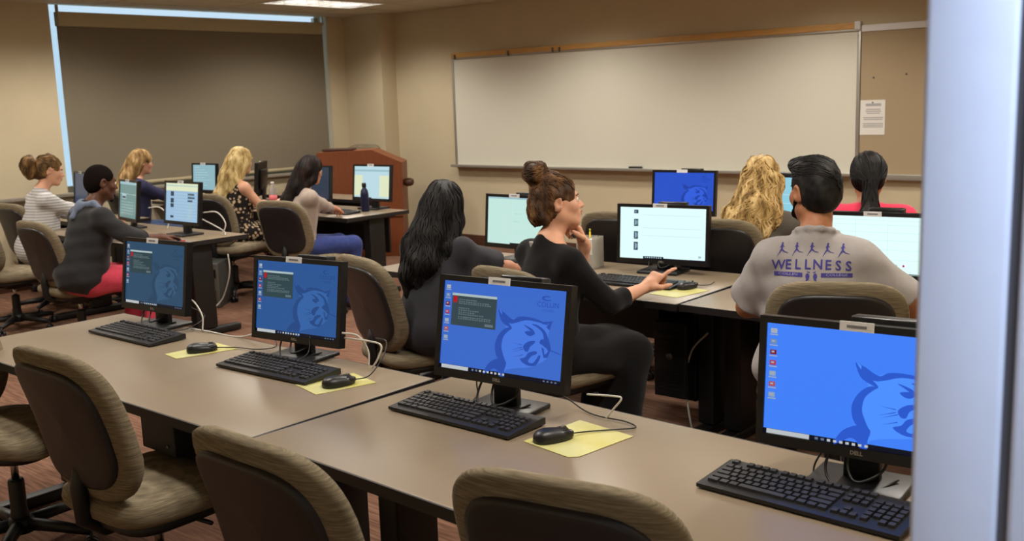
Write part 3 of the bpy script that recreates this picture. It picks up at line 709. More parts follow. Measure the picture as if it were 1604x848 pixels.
# ================================================================== loose cables
def cable(label, pts, r=.0035, m=None, grp='loose cables'):
    c = Vector(pts[0]); g = G(); g.tube(catmull([Vector(p)-c for p in pts], 10), r, 7); o = g.build('cable', m or m_cabw); o.location = c
    return tag(o, label, 'cable', grp)
cable('white cable arching right of the leftmost big blue screen', [(-3.83, 2.24, .86), (-3.79, 2.27, .86), (-3.74, 2.28, .80), (-3.73, 2.27, .737)])
cable('white cable running from the leftmost screen to the second one', [(-3.80, 2.26, .738), (-3.70, 2.28, .735), (-3.50, 2.295, .735), (-3.3, 2.30, .79), (-3.10, 2.31, .83)])
cable('white cable arching down right of the second big blue screen', [(-2.79, 2.25, .85), (-2.74, 2.28, .84), (-2.70, 2.29, .79), (-2.69, 2.28, .737)])
cable('white cable bent sharply behind the second big blue screen', [(-2.79, 2.26, .83), (-2.69, 2.29, .825), (-2.635, 2.295, .815), (-2.64, 2.28, .77), (-2.66, 2.27, .737)])
cable('white cable bent to the right of the third big blue screen', [(-1.72, 2.27, .80), (-1.64, 2.30, .80), (-1.62, 2.30, .795), (-1.64, 2.29, .765), (-1.66, 2.28, .737)], .003)
cable('white cable looping behind the two picture column screen', [(-6.66, 4.14, .90), (-6.57, 4.20, .90), (-6.50, 4.22, .82), (-6.52, 4.2, .737)], .005)
cable('white cable curling on the left block table behind the screen', [(-6.70, 4.13, .86), (-6.62, 4.20, .80), (-6.53, 4.22, .76), (-6.48, 4.2, .737)], .005)
cable('white cable arching beside the greenish screen', [(-7.45, 4.15, .90), (-7.36, 4.2, .90), (-7.28, 4.22, .82), (-7.28, 4.2, .737)], .005)
cable('white cable on the table right of the man in the grey printed shirt', [(-1.66, 4.50, .86), (-1.50, 4.50, .86), (-1.40, 4.48, .80), (-1.37, 4.45, .737)], .005)
cable('white cable hanging to the carpet beside the table legs', [(-2.42, 4.16, .52), (-2.50, 4.14, .42), (-2.53, 4.14, .25), (-2.50, 4.15, .012), (-2.42, 4.1, .012)], .005)
cable('pale cable hanging behind the computer tower in the left block', [(-7.30, 4.74, .46), (-7.27, 4.72, .30), (-7.33, 4.68, .1), (-7.36, 4.6, .012)], .006)

# ================================================================== computer towers
def tower(label, x, y, rz, m, z=0., front=None, W=.18, D=.42, H=.38):
    t = thing('computer_tower', label, 'computer', (x, y, z), R(rz), 'computer towers under the tables')
    G().box((0, 0, H/2), (W, D, H), bev=.006).build('tower_case', m, t)
    G().box((0, -D/2-.006, H/2), (W-.006, .012, H-.006), bev=.004).build('front_panel', front or m, t)
    for z_ in (.82, .72): G().box((0, -D/2-.014, H*z_), (W*.78, .006, .036), bev=.002).build('drive_bay', m_plas, t)
    G().lathe([(.001, 0), (.018, 0), (.018, .006), (.001, .007)], 14, M=Matrix.Translation((0, -D/2-.012, H*.55)) @ Matrix.Rotation(R(90), 4, 'X')).build('power_button', m_steel, t)
    g = G()
    for k in range(6): g.box((0, -D/2-.0135, H*(.12+.05*k)), (W*.7, .004, .006))
    g.build('vent_slot', m_plas, t)['kind'] = 'stuff'
    return t
m_tow = mat('tower_grey', (66, 66, 64), .4)
tower('grey computer tower on the carpet under the left block table', -7.60, 4.80, 40, m_tow, front=mat('tower_silver', (122, 122, 116), .35, .4))
tower('black computer tower under the seam of the two middle row tables', -2.61, 4.33, 2, m_blk, z=.18, front=m_plas)
hk = thing('tower_holder', 'black metal holder hanging under the middle row table around the tower', 'holder', (-2.61, 4.33, 0))
g = G(); 
for s in (-1, 1): g.box((s*.105, 0, .42), (.012, .30, .52))
g.box((0, 0, .168), (.22, .30, .012)); g.build('holder_frame', m_blk, hk)
hk2 = thing('tower_holder', 'black holder box hanging under the left table of the nearest row', 'holder', (-2.93, 1.70, 0))
g = G(); g.box((0, 0, .635), (.20, .22, .13), bev=.004); g.build('holder_box', m_blk, hk2); G().sup((.06, -.112, .60), (.006, .004, .006), 1, 1, 8, 6).build('screw', m_steel, hk2)

# ================================================================== podium
pd = thing('podium', 'cherry wood podium with sloping right top in the far corner', 'podium', (-8.46, 7.22, 0), R(40))
G().prism([(-.47, .44), (.44, .44), (.45, 1.02), (.13, 1.165), (-.47, 1.15)], 0, .46, 'y').build('cabinet', m_pod, pd)
G().box((-.01, -.004, .50), (.90, .012, .02), bev=.003).build('trim_strip', m_pod2, pd)
G().box((-.01, .24, .22), (.88, .44, .44)).build('base_cabinet', m_pod, pd)
G().box((.10, .006, .15), (.24, .024, .26), bev=.003).build('cable_panel', m_pod2, pd)
G().lathe([(.001, 0), (.042, 0), (.042, .006), (.001, .007)], 18, M=Matrix.Translation((.12, -.006, .17)) @ Matrix.Rotation(R(90), 4, 'X')).build('cable_hole', m_dark, pd)
G().box((.10, .006, .33), (.24, .026, .07), bev=.003).build('drawer', m_pod2, pd)
G().sup((.50, .10, .80), (.06, .07, .045), .8, .8, 16, 10).build('side_knob', mat('dark_walnut', (74, 44, 26), .4), pd, label='rounded dark brown knob on the right side')
fo = G().box((0, 0, .012), (.34, .24, .024), bev=.004).build('binder', mat('dark_binder', (60, 30, 22), .5)); fo.location = (-8.80, 7.22, 1.158); fo.rotation_euler = (0, 0, R(40)); tag(fo, 'dark binder lying on top of the podium', 'binder')

# ================================================================== small things on the tables
bt = thing('water_bottle', 'dark blue metal bottle in front of the screen by the podium', 'bottle', (-6.765, 5.80, .73))
G().lathe([(.034, 0), (.036, .01), (.036, .15), (.030, .185), (.016, .205), (.016, .215)], 20).build('bottle_body', mat('navy_metal', (24, 30, 62), .35, .3), bt)
G().lathe([(.019, .213), (.019, .245), (.015, .25)], 16).build('bottle_cap', m_plas, bt)
bt = thing('plastic_bottle', 'clear plastic bottle with a pink label near the leopard print dress', 'bottle', (-8.12, 5.82, .73))
G().lathe([(.034, 0), (.036, .02), (.033, .06), (.036, .10), (.034, .15), (.014, .185), (.013, .20)], 20).build('bottle_body', mat('clear_plastic', (215, 210, 205), .15, trans=.6), bt)
G().lathe([(.0375, .035), (.0375, .095)], 20).build('bottle_label', mat('pink_label', (220, 110, 115), .5), bt)
G().lathe([(.016, .198), (.016, .218), (.014, .22)], 14).build('bottle_cap', m_white, bt)
og = thing('file_organizer', 'clear acrylic organizer with upright dividers behind the woman in black', 'organizer', (-3.29, 4.40, .73), R(5))
m_acr = mat('clear_acrylic', (220, 216, 206), .12, trans=.55)
for x in (-.05, -.017, .017, .05): G().box((x, 0, .085), (.004, .11, .17)).build('divider', m_acr, og)
G().box((0, .055, .085), (.104, .004, .17)).build('back_plate', m_acr, og); G().box((0, -.055, .04), (.104, .004, .08)).build('front_plate', m_acr, og); G().box((0, 0, .003), (.104, .114, .006)).build('tray_base', m_acr, og)
for k, (x, h) in enumerate(((-.034, .15), (.034, .155))):
    o = G().box((0, 0, h/2), (.022, .085, h)).build('paper_stack', m_paper); o.location = (-3.29+x, 4.40, .737); o.rotation_euler = (0, 0, R(5)); tag(o, ('left' if k == 0 else 'right')+' stack of white paper standing in the clear organizer', 'paper', 'papers in the organizer')
pc = thing('pencil', 'yellow pencil standing in the clear organizer', 'pencil', (-3.29, 4.40, .737), R(5))
G().tube([(0, 0, 0), (0, .004, .19)], .0045, 6).build('pencil_body', mat('pencil_yellow', (236, 206, 30), .5), pc); G().tube([(0, .004, .19), (0, .0045, .205)], .0045, 6).build('pencil_eraser', mat('pencil_green', (190, 190, 60), .6), pc)
mt_ = mat('bright_red', (205, 30, 40), .5)
ph = thing('phone', 'small dark phone with a red back edge under the hand near the red trousers', 'phone', (-6.50, 3.80, .7345), R(20))
G().box((0, 0, 0), (.07, .14, .008), bev=.003).build('phone_case', mt_, ph); G().box((0, 0, .0045), (.062, .13, .002)).build('phone_glass', m_plas, ph)

# ================================================================== people
# a person is grown as one distance field (tapered limbs, ellipsoids) and skinned as one mesh; hair and clothes are meshes of their own
class SDF:
    def __init__(s): s.ops = []
    def rc(s, a, b, ra, rb, k=.02, op='u', flat=1.):
        a, b = np.array(a, float), np.array(b, float); ba = b-a; L2 = max(ba @ ba, 1e-12); r = max(ra, rb)
        def f(x, y, z):
            px, py, pz = x-a[0], y-a[1], z-a[2]
            t = np.clip((px*ba[0]+py*ba[1]+pz*ba[2])/L2, 0, 1)
            return np.sqrt((px-t*ba[0])**2+(py-t*ba[1])**2+(pz-t*ba[2])**2)-(ra+(rb-ra)*t)
        s.ops.append((op, f, np.minimum(a, b)-r, np.maximum(a, b)+r, k)); return s
    def el(s, c, r, k=.02, Rm=None, op='u'):
        c, r = np.array(c, float), np.array(r, float); Q = np.eye(3) if Rm is None else np.array(Rm)
        def f(x, y, z):
            px, py, pz = x-c[0], y-c[1], z-c[2]
            u = px*Q[0, 0]+py*Q[1, 0]+pz*Q[2, 0]; v = px*Q[0, 1]+py*Q[1, 1]+pz*Q[2, 1]; w_ = px*Q[0, 2]+py*Q[1, 2]+pz*Q[2, 2]
            k0 = np.sqrt((u/r[0])**2+(v/r[1])**2+(w_/r[2])**2); k1 = np.sqrt((u/r[0]**2)**2+(v/r[1]**2)**2+(w_/r[2]**2)**2)
            return k0*(k0-1)/np.maximum(k1, 1e-6)
        e = np.sqrt(((Q*r)**2).sum(1)); s.ops.append((op, f, c-e, c+e, k)); return s
    def bx(s, c, h, rr, k=.01, Rm=None, op='u'):
        c, h = np.array(c, float), np.array(h, float); Q = np.eye(3) if Rm is None else np.array(Rm)
        def f(x, y, z):
            p = (x-c[0], y-c[1], z-c[2])
            q = [np.abs(p[0]*Q[0, i]+p[1]*Q[1, i]+p[2]*Q[2, i])-h[i]+rr for i in range(3)]
            return np.sqrt(sum(np.maximum(v, 0)**2 for v in q))+np.minimum(np.maximum(q[0], np.maximum(q[1], q[2])), 0)-rr
        e = (np.abs(Q)*h).sum(1); s.ops.append((op, f, c-e, c+e, k)); return s
    def chain(s, pts, rs, k=.02):
        for i in range(len(pts)-1): s.rc(pts[i], pts[i+1], rs[i], rs[i+1], k)
        return s
    def cut(s, p, n):
        """keep what lies behind the plane through p facing n"""
        p, n = np.array(p, float), np.array(n, float); n = n/np.linalg.norm(n)
        s.ops.append(('c', lambda x, y, z: (x-p[0])*n[0]+(y-p[1])*n[1]+(z-p[2])*n[2], None, None, 0)); return s
    def warp(s, fn): s.ops.append(('w', fn, None, None, 0)); return s
    def field(s, h):
        us = [o for o in s.ops if o[0] == 'u']; lo = np.min([o[2] for o in us], 0)-4*h; hi = np.max([o[3] for o in us], 0)+4*h
        n = np.ceil((hi-lo)/h).astype(int)+1; A = np.full(n, 1., np.float32); ax = [(lo[i]+h*np.arange(n[i])).astype(np.float32) for i in range(3)]
        for op, f, l, u, k in s.ops:
            if l is None: sl = [slice(0, n[i]) for i in range(3)]
            else:
                p = k+3*h; sl = [slice(max(0, int((l[i]-p-lo[i])/h)), min(n[i], int((u[i]+p-lo[i])/h)+2)) for i in range(3)]
            if any(q.stop <= q.start for q in sl): continue
            x, y, z = ax[0][sl[0], None, None], ax[1][None, sl[1], None], ax[2][None, None, sl[2]]
            B = A[sl[0], sl[1], sl[2]]
            if op == 'w': B += f(x, y, z).astype(np.float32); continue
            d = f(x, y, z).astype(np.float32)
            if op == 'u':
                r = np.minimum(B, d)
                if k > 0: q = np.maximum(k-np.abs(B-d), 0); r = r-q*q/(4*k)
            elif op == 's':
                r = np.maximum(B, -d)
                if k > 0: q = np.maximum(k-np.abs(B+d), 0); r = r+q*q/(4*k)
            elif op == 'c': r = np.maximum(B, d)
            A[sl[0], sl[1], sl[2]] = r
        s.A, s.lo, s.h = A, lo, h; return A
    def mesh(s, h):
        A = s.field(h); return nets(A, s.lo, h)
    def grad(s):
        s.g = np.gradient(s.A, s.h); return s
    def at(s, P):
        i = np.clip(((P-s.lo)/s.h).round().astype(int), 0, np.array(s.A.shape)-1); t = (i[:, 0], i[:, 1], i[:, 2])
        d = s.A[t]; g = np.stack([q[t] for q in s.g], 1); g = g/np.maximum(np.linalg.norm(g, axis=1, keepdims=True), 1e-6)
        off = ((P-s.lo)/s.h-i)*s.h
        return d+(g*off).sum(1), g
def nets(A, lo, h):
    """naive surface nets"""
    I = A < 0; nx, ny, nz = A.shape
    c = [I[a:nx-1+a, b:ny-1+b, e:nz-1+e] for a in (0, 1) for b in (0, 1) for e in (0, 1)]
    al = c[0].copy(); an = c[0].copy()
    for q in c[1:]: al &= q; an |= q
    cells = np.argwhere(an & ~al)
    if len(cells) == 0: return np.zeros((0, 3)), np.zeros((0, 4), int)
    idx = np.full((nx-1, ny-1, nz-1), -1, np.int64); idx[cells[:, 0], cells[:, 1], cells[:, 2]] = np.arange(len(cells))
    acc = np.zeros((len(cells), 3)); cnt = np.zeros(len(cells))
    cor = np.array([(a, b, e) for a in (0, 1) for b in (0, 1) for e in (0, 1)])
    val = [A[cells[:, 0]+q[0], cells[:, 1]+q[1], cells[:, 2]+q[2]] for q in cor]
    for i in range(8):
        for j in range(i+1, 8):
            if abs(cor[i]-cor[j]).sum() != 1: continue
            a, b = val[i], val[j]; m = (a < 0) != (b < 0); t = np.where(m, a/np.where(m, a-b, 1), 0)[:, None]
            acc += np.where(m[:, None], cor[i]+t*(cor[j]-cor[i]), 0); cnt += m
    V = lo+h*(cells+acc/cnt[:, None]); F = []
    for ax in range(3):
        sl0 = [slice(1, -1)]*3; sl0[ax] = slice(0, -1); sl1 = list(sl0); sl1[ax] = slice(1, None)
        a, b = I[tuple(sl0)], I[tuple(sl1)]; e = np.argwhere(a != b); 
        if len(e) == 0: continue
        off = np.array([1, 1, 1]); off[ax] = 0; e = e+off; inside = I[e[:, 0], e[:, 1], e[:, 2]]
        u, v = [(1, 2), (2, 0), (0, 1)][ax]; du = np.zeros(3, int); du[u] = 1; dv = np.zeros(3, int); dv[v] = 1
        q = np.stack([idx[tuple((e-du-dv).T)], idx[tuple((e-dv).T)], idx[tuple(e.T)], idx[tuple((e-du).T)]], 1)
        q[~inside] = q[~inside][:, ::-1]; F.append(q)
    return V, np.concatenate(F)
def skin(name, sdf, h, m, parent, fn=None):
    V, F = sdf.mesh(h)
    if fn is not None: V = fn(V)
    me = bpy.data.meshes.new(name); me.vertices.add(len(V)); me.vertices.foreach_set('co', V.astype(np.float32).ravel())
    me.loops.add(F.size); me.loops.foreach_set('vertex_index', F.astype(np.int32).ravel()); me.polygons.add(len(F)); me.polygons.foreach_set('loop_start', np.arange(0, F.size, 4, dtype=np.int32))
    me.materials.append(m); me.update(calc_edges=True); me.polygons.foreach_set('use_smooth', np.ones(len(F), bool)); me.validate()
    return link(name, me, parent)
def folds(seed, amp, k0=25, k1=70, n=5, squash=(1, 1, .6)):
    rr = np.random.RandomState(seed); D = []
    for _ in range(n):
        d = rr.normal(size=3)*np.array(squash); d /= np.linalg.norm(d); D.append((d*rr.uniform(k0, k1), rr.uniform(0, 6.3)))
    def f(x, y, z): return sum(np.sin(d[0]*x+d[1]*y+d[2]*z+p) for d, p in D)*(amp/n**.5)
    return f
def rotm(yaw=0, pitch=0, roll=0):
    """yaw turns left (ccw), pitch looks down, roll tips to the right"""
    y, p, r = R(yaw), R(-pitch), R(roll); cy, sy, cp, sp, cr, sr = math.cos(y), math.sin(y), math.cos(p), math.sin(p), math.cos(r), math.sin(r)
    return np.array([[cy, -sy, 0], [sy, cy, 0], [0, 0, 1]]) @ np.array([[1, 0, 0], [0, cp, -sp], [0, sp, cp]]) @ np.array([[cr, 0, sr], [0, 1, 0], [-sr, 0, cr]])
def nrm(v): v = np.array(v, float); return v/max(np.linalg.norm(v), 1e-9)
def ik(S_, T_, a, b, pole):
    d = T_-S_; L_ = np.linalg.norm(d); L_ = min(L_, (a+b)*.995); u = nrm(d); T_ = S_+u*L_
    x = (a*a-b*b+L_*L_)/(2*L_); hgt = math.sqrt(max(a*a-x*x, 0)); p = np.array(pole, float); p = nrm(p-u*(p @ u)); return S_+u*x+p*hgt, T_
def hand(sd, wrist, d, n, side, pose, s=1.):
    """palm and five fingers; d points along the palm, n out of the back of the hand, side +1 right hand"""
    d = nrm(d); n = nrm(n-d*(n @ d)); t = np.cross(d, n)*side           # t points to the thumb side
    Q = np.stack([t, d, n], 1); P = lambda a, b, c: wrist+s*(t*a+d*b+n*c)
    sd.bx(P(.0, .048, 0), np.array((.037, .048, .013))*s, .012*s, .012, Q); sd.rc(wrist, P(0, .025, 0), .024*s, .024*s, .02)
    L_ = {'i': (.042, .026, .021), 'm': (.046, .030, .022), 'r': (.043, .028, .022), 'p': (.034, .021, .019)}
    curls = {'relax': (20, 30, 20), 'flat': (8, 12, 8), 'curl': (50, 75, 50), 'fist': (75, 95, 65), 'grip': (35, 50, 35)}
    for q, (f, x) in enumerate((('i', .027), ('m', .009), ('r', -.009), ('p', -.026))):
        ps = pose if pose != 'point' else ('flat' if f == 'i' else 'curl')
        b = P(x, .088-(0, 0, .003, .010)[q], .0); a = 0.; spread_ = (x/.027)*.10; pts = [P(x*.8, .06, 0), b]; rs = [.010, .0095]
        for k, (l, cu) in enumerate(zip(L_[f], curls[ps])):
            a += R(cu+3*q*(ps != 'flat')); dirv = d*math.cos(a)-n*math.sin(a)+t*spread_*math.cos(a); pts.append(pts[-1]+s*l*dirv); rs.append((.0088, .0082, .0072)[k])
        sd.chain(pts, [r*s for r in rs], .006)
    a = {'fist': 60, 'curl': 50, 'grip': 40}.get(pose, 25)
    dv = nrm(t*.75+d*.65-n*.35); d2 = nrm(t*(.6-a/90.)+d*.9-n*(.2+a/120.)); b0 = P(.028, .018, -.004); b1 = b0+dv*.038*s; b2 = b1+d2*.032*s; b3 = b2+d2*.024*s
    sd.chain([P(.015, .012, 0), b0, b1, b2, b3], [.016*s, .0155*s, .0115*s, .0105*s, .0085*s], .012)
def head_parts(sd, HC, Q, s, male=False):
    P = lambda a, b, c: HC+s*(Q @ np.array((a, b, c)))
    E3 = lambda c, r, k=.02, op='u', q=None: sd.el(P(*c), np.array(r)*s, k*s, Q if q is None else Q @ q, op)
    E3((0, -.014, .026), (.0745, .094, .087)); E3((0, .028, -.035), (.060, .064, .078), .03)
    jw = .050 if male else .043
    for sx in (-1, 1): sd.rc(P(sx*jw, .002, -.062), P(sx*.014, .070, -.096), .022*s, .018*s, .03*s)
    E3((0, .072, -.096), (.022, .020, .018), .018)                                                   # chin
    for sx in (-1, 1): E3((sx*.037, .060, -.028), (.026, .028, .026), .02)                             # cheeks
    sd.rc(P(-.028, .074, .018), P(.028, .074, .018), .016*s, .016*s, .02*s)                            # brow
    for sx in (-1, 1): E3((sx*.031, .094, -.001), (.016, .012, .010), .012, 's')                       # eye sockets
    sd.rc(P(0, .084, .006), P(0, .107, -.030), .0085*s, .0125*s, .012*s); E3((0, .108, -.032), (.011, .010, .009), .006)
    for sx in (-1, 1): E3((sx*.012, .096, -.036), (.008, .010, .007), .006)
    E3((0, .082, -.062), (.030, .018, .022), .014)
    E3((0, .096, -.057), (.020, .008, .0055), .004); E3((0, .094, -.069), (.018, .008, .006), .004); E3((0, .104, -.063), (.022, .010, .0022), .003, 's')
    for sx in (-1, 1):
        tq = rotm(sx*-20, 12, 0); E3((sx*.079, -.014, -.010), (.010, .023, .035), .006, 'u', tq); E3((sx*.089, -.009, -.004), (.009, .012, .019), .005, 's', tq)
    return P
SKIN = {}
def skin_mat(name, c, lip=None):
    m = mat('skin_'+name, c, .5, noise=.05, nscale=14, spec=.35, bump=.08, bscale=500); b = m.node_tree.nodes['Principled BSDF']
    b.inputs['Subsurface Weight'].default_value = .12; b.inputs['Subsurface Radius'].default_value = (.012, .005, .003); b.inputs['Subsurface Scale'].default_value = 1.
    return m
def hair_mat(name, dark, mid, light, sc=26):
    return ramp_mat('hair_'+name, 'noise', [(.33, dark), (.5, mid), (.68, light)], sc, .6, (1, 1, .35), .25, spec=.22)
def cloth_mat(name, c, rough=.9, noise=.06): return mat('cloth_'+name, c, rough, noise=noise, nscale=30, bump=.25, bscale=420, spec=.15, sheen=.1)

def strands(sd, seeds_dir, flow, n, steps, step, r, seed, parent, m, name='hair_lock', lift=.001, wave=0., jit=.25, region=None):
    """thin locks that run over the surface of a hair volume along a flow"""
    rr = np.random.RandomState(seed); V, F = nets(sd.A, sd.lo, sd.h); sd.grad()
    if region is not None: V = V[region(V)]
    P = V[rr.randint(0, len(V), n)]; tr_ = [P]; ph = rr.uniform(0, 6.3, n); wf = rr.uniform(.7, 1.4, n); side = rr.normal(size=(n, 3))
    for i in range(steps):
        d, g = sd.at(P); f = flow(P)+jit*.4*side; f = f-g*(f*g).sum(1, keepdims=True); f /= np.maximum(np.linalg.norm(f, axis=1, keepdims=True), 1e-6)
        if wave: f = f+wave*np.cross(g, f)*np.sin(ph+i*step*55*wf)[:, None]
        P = P+f*step; d, g = sd.at(P); P = P-g*(d-lift)[:, None]; tr_.append(P)
    T = np.stack(tr_, 1); gg = G()
    for k in range(n):
        prof = [r*(.35+.65*math.sin(math.pi*min(1, (i+.6)/(steps+1)))) for i in range(steps+1)]
        gg.tube(T[k].tolist(), prof, 5, caps=True)
    o = gg.build(name, m, parent); o['kind'] = 'stuff'; return o

def person(label, hxy, yaw, hs, crown, skin_c, lean=8, twist=0, head=(0, 0, 0), hands=None, build=1., male=False, h=.009, legs=None, feet=.40, shoulder=.165, headshift=(0, 0), shz=.420):
    """sets up the figure: returns a dict of joints in the person's own frame (x right, y forward, z up)"""
    s = (crown-hs)/.885 if lean < 15 else (crown-hs)/.86
    s = min(max(s, .88), 1.08)
    pel = np.array((0, 0, hs+.085)); Lm = rotm(twist, lean, 0)
    T = lambda v: pel+s*(Lm @ np.array(v, float))
    J = dict(s=s, pel=pel, hs=hs, L=Lm, T=T, build=build, male=male, h=h, skin=skin_c)
    J['waist'] = T((0, 0, .16)); J['chest'] = T((0, .005, .33)); J['neck'] = T((0, -.015, .50)); J['sh'] = {k: T((sx*shoulder, -.015, shz)) for k, sx in (('L', -1), ('R', 1))}
    Q = rotm(*head); ntop = T((headshift[0], .015+headshift[1], .575)); J['ntop'] = ntop; J['Q'] = Q
    HC = ntop+s*(Q @ np.array((0, .012, .098))); J['HC'] = HC
    cy_, sy_ = math.cos(R(yaw)), math.sin(R(yaw)); loc = (hxy[0]-(cy_*HC[0]-sy_*HC[1]), hxy[1]-(sy_*HC[0]+cy_*HC[1]))
    J['t'] = thing('person', label, 'person', (loc[0], loc[1], 0), R(yaw)); J['loc'] = loc; J['yaw'] = yaw
    hands = hands or {}; J['arm'] = {}
    ci, si = math.cos(-R(yaw)), math.sin(-R(yaw))
    def w2l(p): x, y = p[0]-loc[0], p[1]-loc[1]; return np.array((ci*x-si*y, si*x+ci*y, p[2]))
    J['w2l'] = w2l
    for k, sx in (('L', -1), ('R', 1)):
        hd = hands.get(k, dict(at=None)); at = hd.get('at')
        tg = w2l(at) if at is not None else np.array((sx*.14, .38, hs+.19))
        el, wr = ik(J['sh'][k], tg, .285*s, .245*s, hd.get('pole', (sx*.6, -.5, -1)))
        fd = nrm(wr-el); d = np.array(hd['d'], float) if 'd' in hd else fd; n = np.array(hd.get('n', (0, .1, 1)), float)
        J['arm'][k] = (el, wr, d, n, hd.get('pose', 'relax'))
    legs = legs or {}; J['leg'] = {}
    for k, sx in (('L', -1), ('R', 1)):
        hip = np.array((sx*.088*s, .03, hs+.075)); kn = np.array(legs.get(k, (sx*.13, .43*s, hs+.055))); an = np.array((kn[0], kn[1]-.05+feet*.0, .085)); 
        J['leg'][k] = (hip, kn, an)
    return J
def body(J, limbs=True):
    sd = SDF(); s, T, b = J['s'], J['T'], J['build']; Lm = J['L']
    sd.el(J['pel'], np.array((.165*b, .125*b, .115))*s, .03, Lm); sd.el(T((0, 0, .15)), np.array((.135*b, .10*b, .13))*s, .05, Lm); sd.el(T((0, .005, .31)), np.array((.150*b, .108*b, .17))*s, .05, Lm)
    sd.rc(J['sh']['L'], J['sh']['R'], .046*s, .046*s, .05); sd.rc(J['neck'], J['ntop'], .052*s*(1.12 if J['male'] else 1), .049*s*(1.12 if J['male'] else 1), .02); sd.rc(J['ntop'], J['HC']-J['Q'] @ np.array((0, .015, .05))*s, .049*s, .05*s, .02)
    for k in 'LR': sd.rc(T((0, -.02, .50)), J['sh'][k], .046*s, .042*s, .03)
    for k, sx in (('L', -1), ('R', 1)):
        el, wr, d, n, pose = J['arm'][k]; m = 1.14 if J['male'] else 1.
        sd.rc(J['sh'][k], el, .046*s*m, .036*s*m, .03); mid = el+(wr-el)*.3; sd.rc(el, mid, .036*s*m, .038*s*m, .02); sd.rc(mid, wr, .038*s*m, .0245*s*m, .02)
        hand(sd, wr, d, n, sx, pose, s*(1.03 if J['male'] else .95))
        hip, kn, an = J['leg'][k]
        sd.rc(hip, kn, .080*s*b, .054*s, .03); sd.rc(kn, kn+(an-kn)*.35, .052*s, .054*s, .02); sd.rc(kn+(an-kn)*.35, an, .054*s, .034*s, .02); sd.rc(an-(0, .02, .04), an+(0, .13, -.05), .034, .028, .02)
    head_parts(sd, J['HC'], J['Q'], s, J['male'])
    o = skin('body', sd, J['h'], J['skin'], J['t']); return o
m_eye = mat('eye_white', (225, 222, 215), .2); m_iris = mat('iris', (60, 42, 30), .2)
def face(J, brow, lip=None):
    s, Q, HC = J['s'], J['Q'], J['HC']; P = lambda a, b, c: HC+s*(Q @ np.array((a, b, c), float))
    for sx in (-1, 1):
        g = G(); c = P(sx*.031, .0805, -.001); g.sup(c, (.0115*s,)*3, 1, 1, 14, 10); e = g.build('eye', m_eye, J['t'])
        c2 = P(sx*.031, .0885, -.001); G().sup(c2, (.0052*s,)*3, 1, 1, 10, 8).build('iris', m_iris, e)
        G().tube([P(sx*.012, .091, .016), P(sx*.03, .0905, .022), P(sx*.048, .078, .017)], [.003*s, .0042*s, .002*s], 6).build('eyebrow', brow, J['t'])
    if lip: 
        G().tube([P(-.021, .095, -.0595), P(-.009, .104, -.057), P(0, .1035, -.0585), P(.009, .104, -.057), P(.021, .095, -.0595)], [.002, .0042*s, .0042*s, .0042*s, .002], 6).build('lips', lip, J['t'])
        G().tube([P(-.019, .093, -.0665), P(0, .1025, -.070), P(.019, .093, -.0665)], [.002, .005*s, .002], 6).build('lips', lip, J['t'])
def shoes(J, m):
    for k in 'LR':
        hip, kn, an = J['leg'][k]; sd = SDF(); sd.rc(an-(0, .025, .03), an+(0, .12, -.045), .043, .036, .02).rc(an+(0, .12, -.048), an+(0, .16, -.055), .036, .028, .02).rc(an, an+(0, 0, -.02), .042, .045, .02).cut((0, 0, .004), (0, 0, -1))
        skin('shoe', sd, .008, m, J['t'])
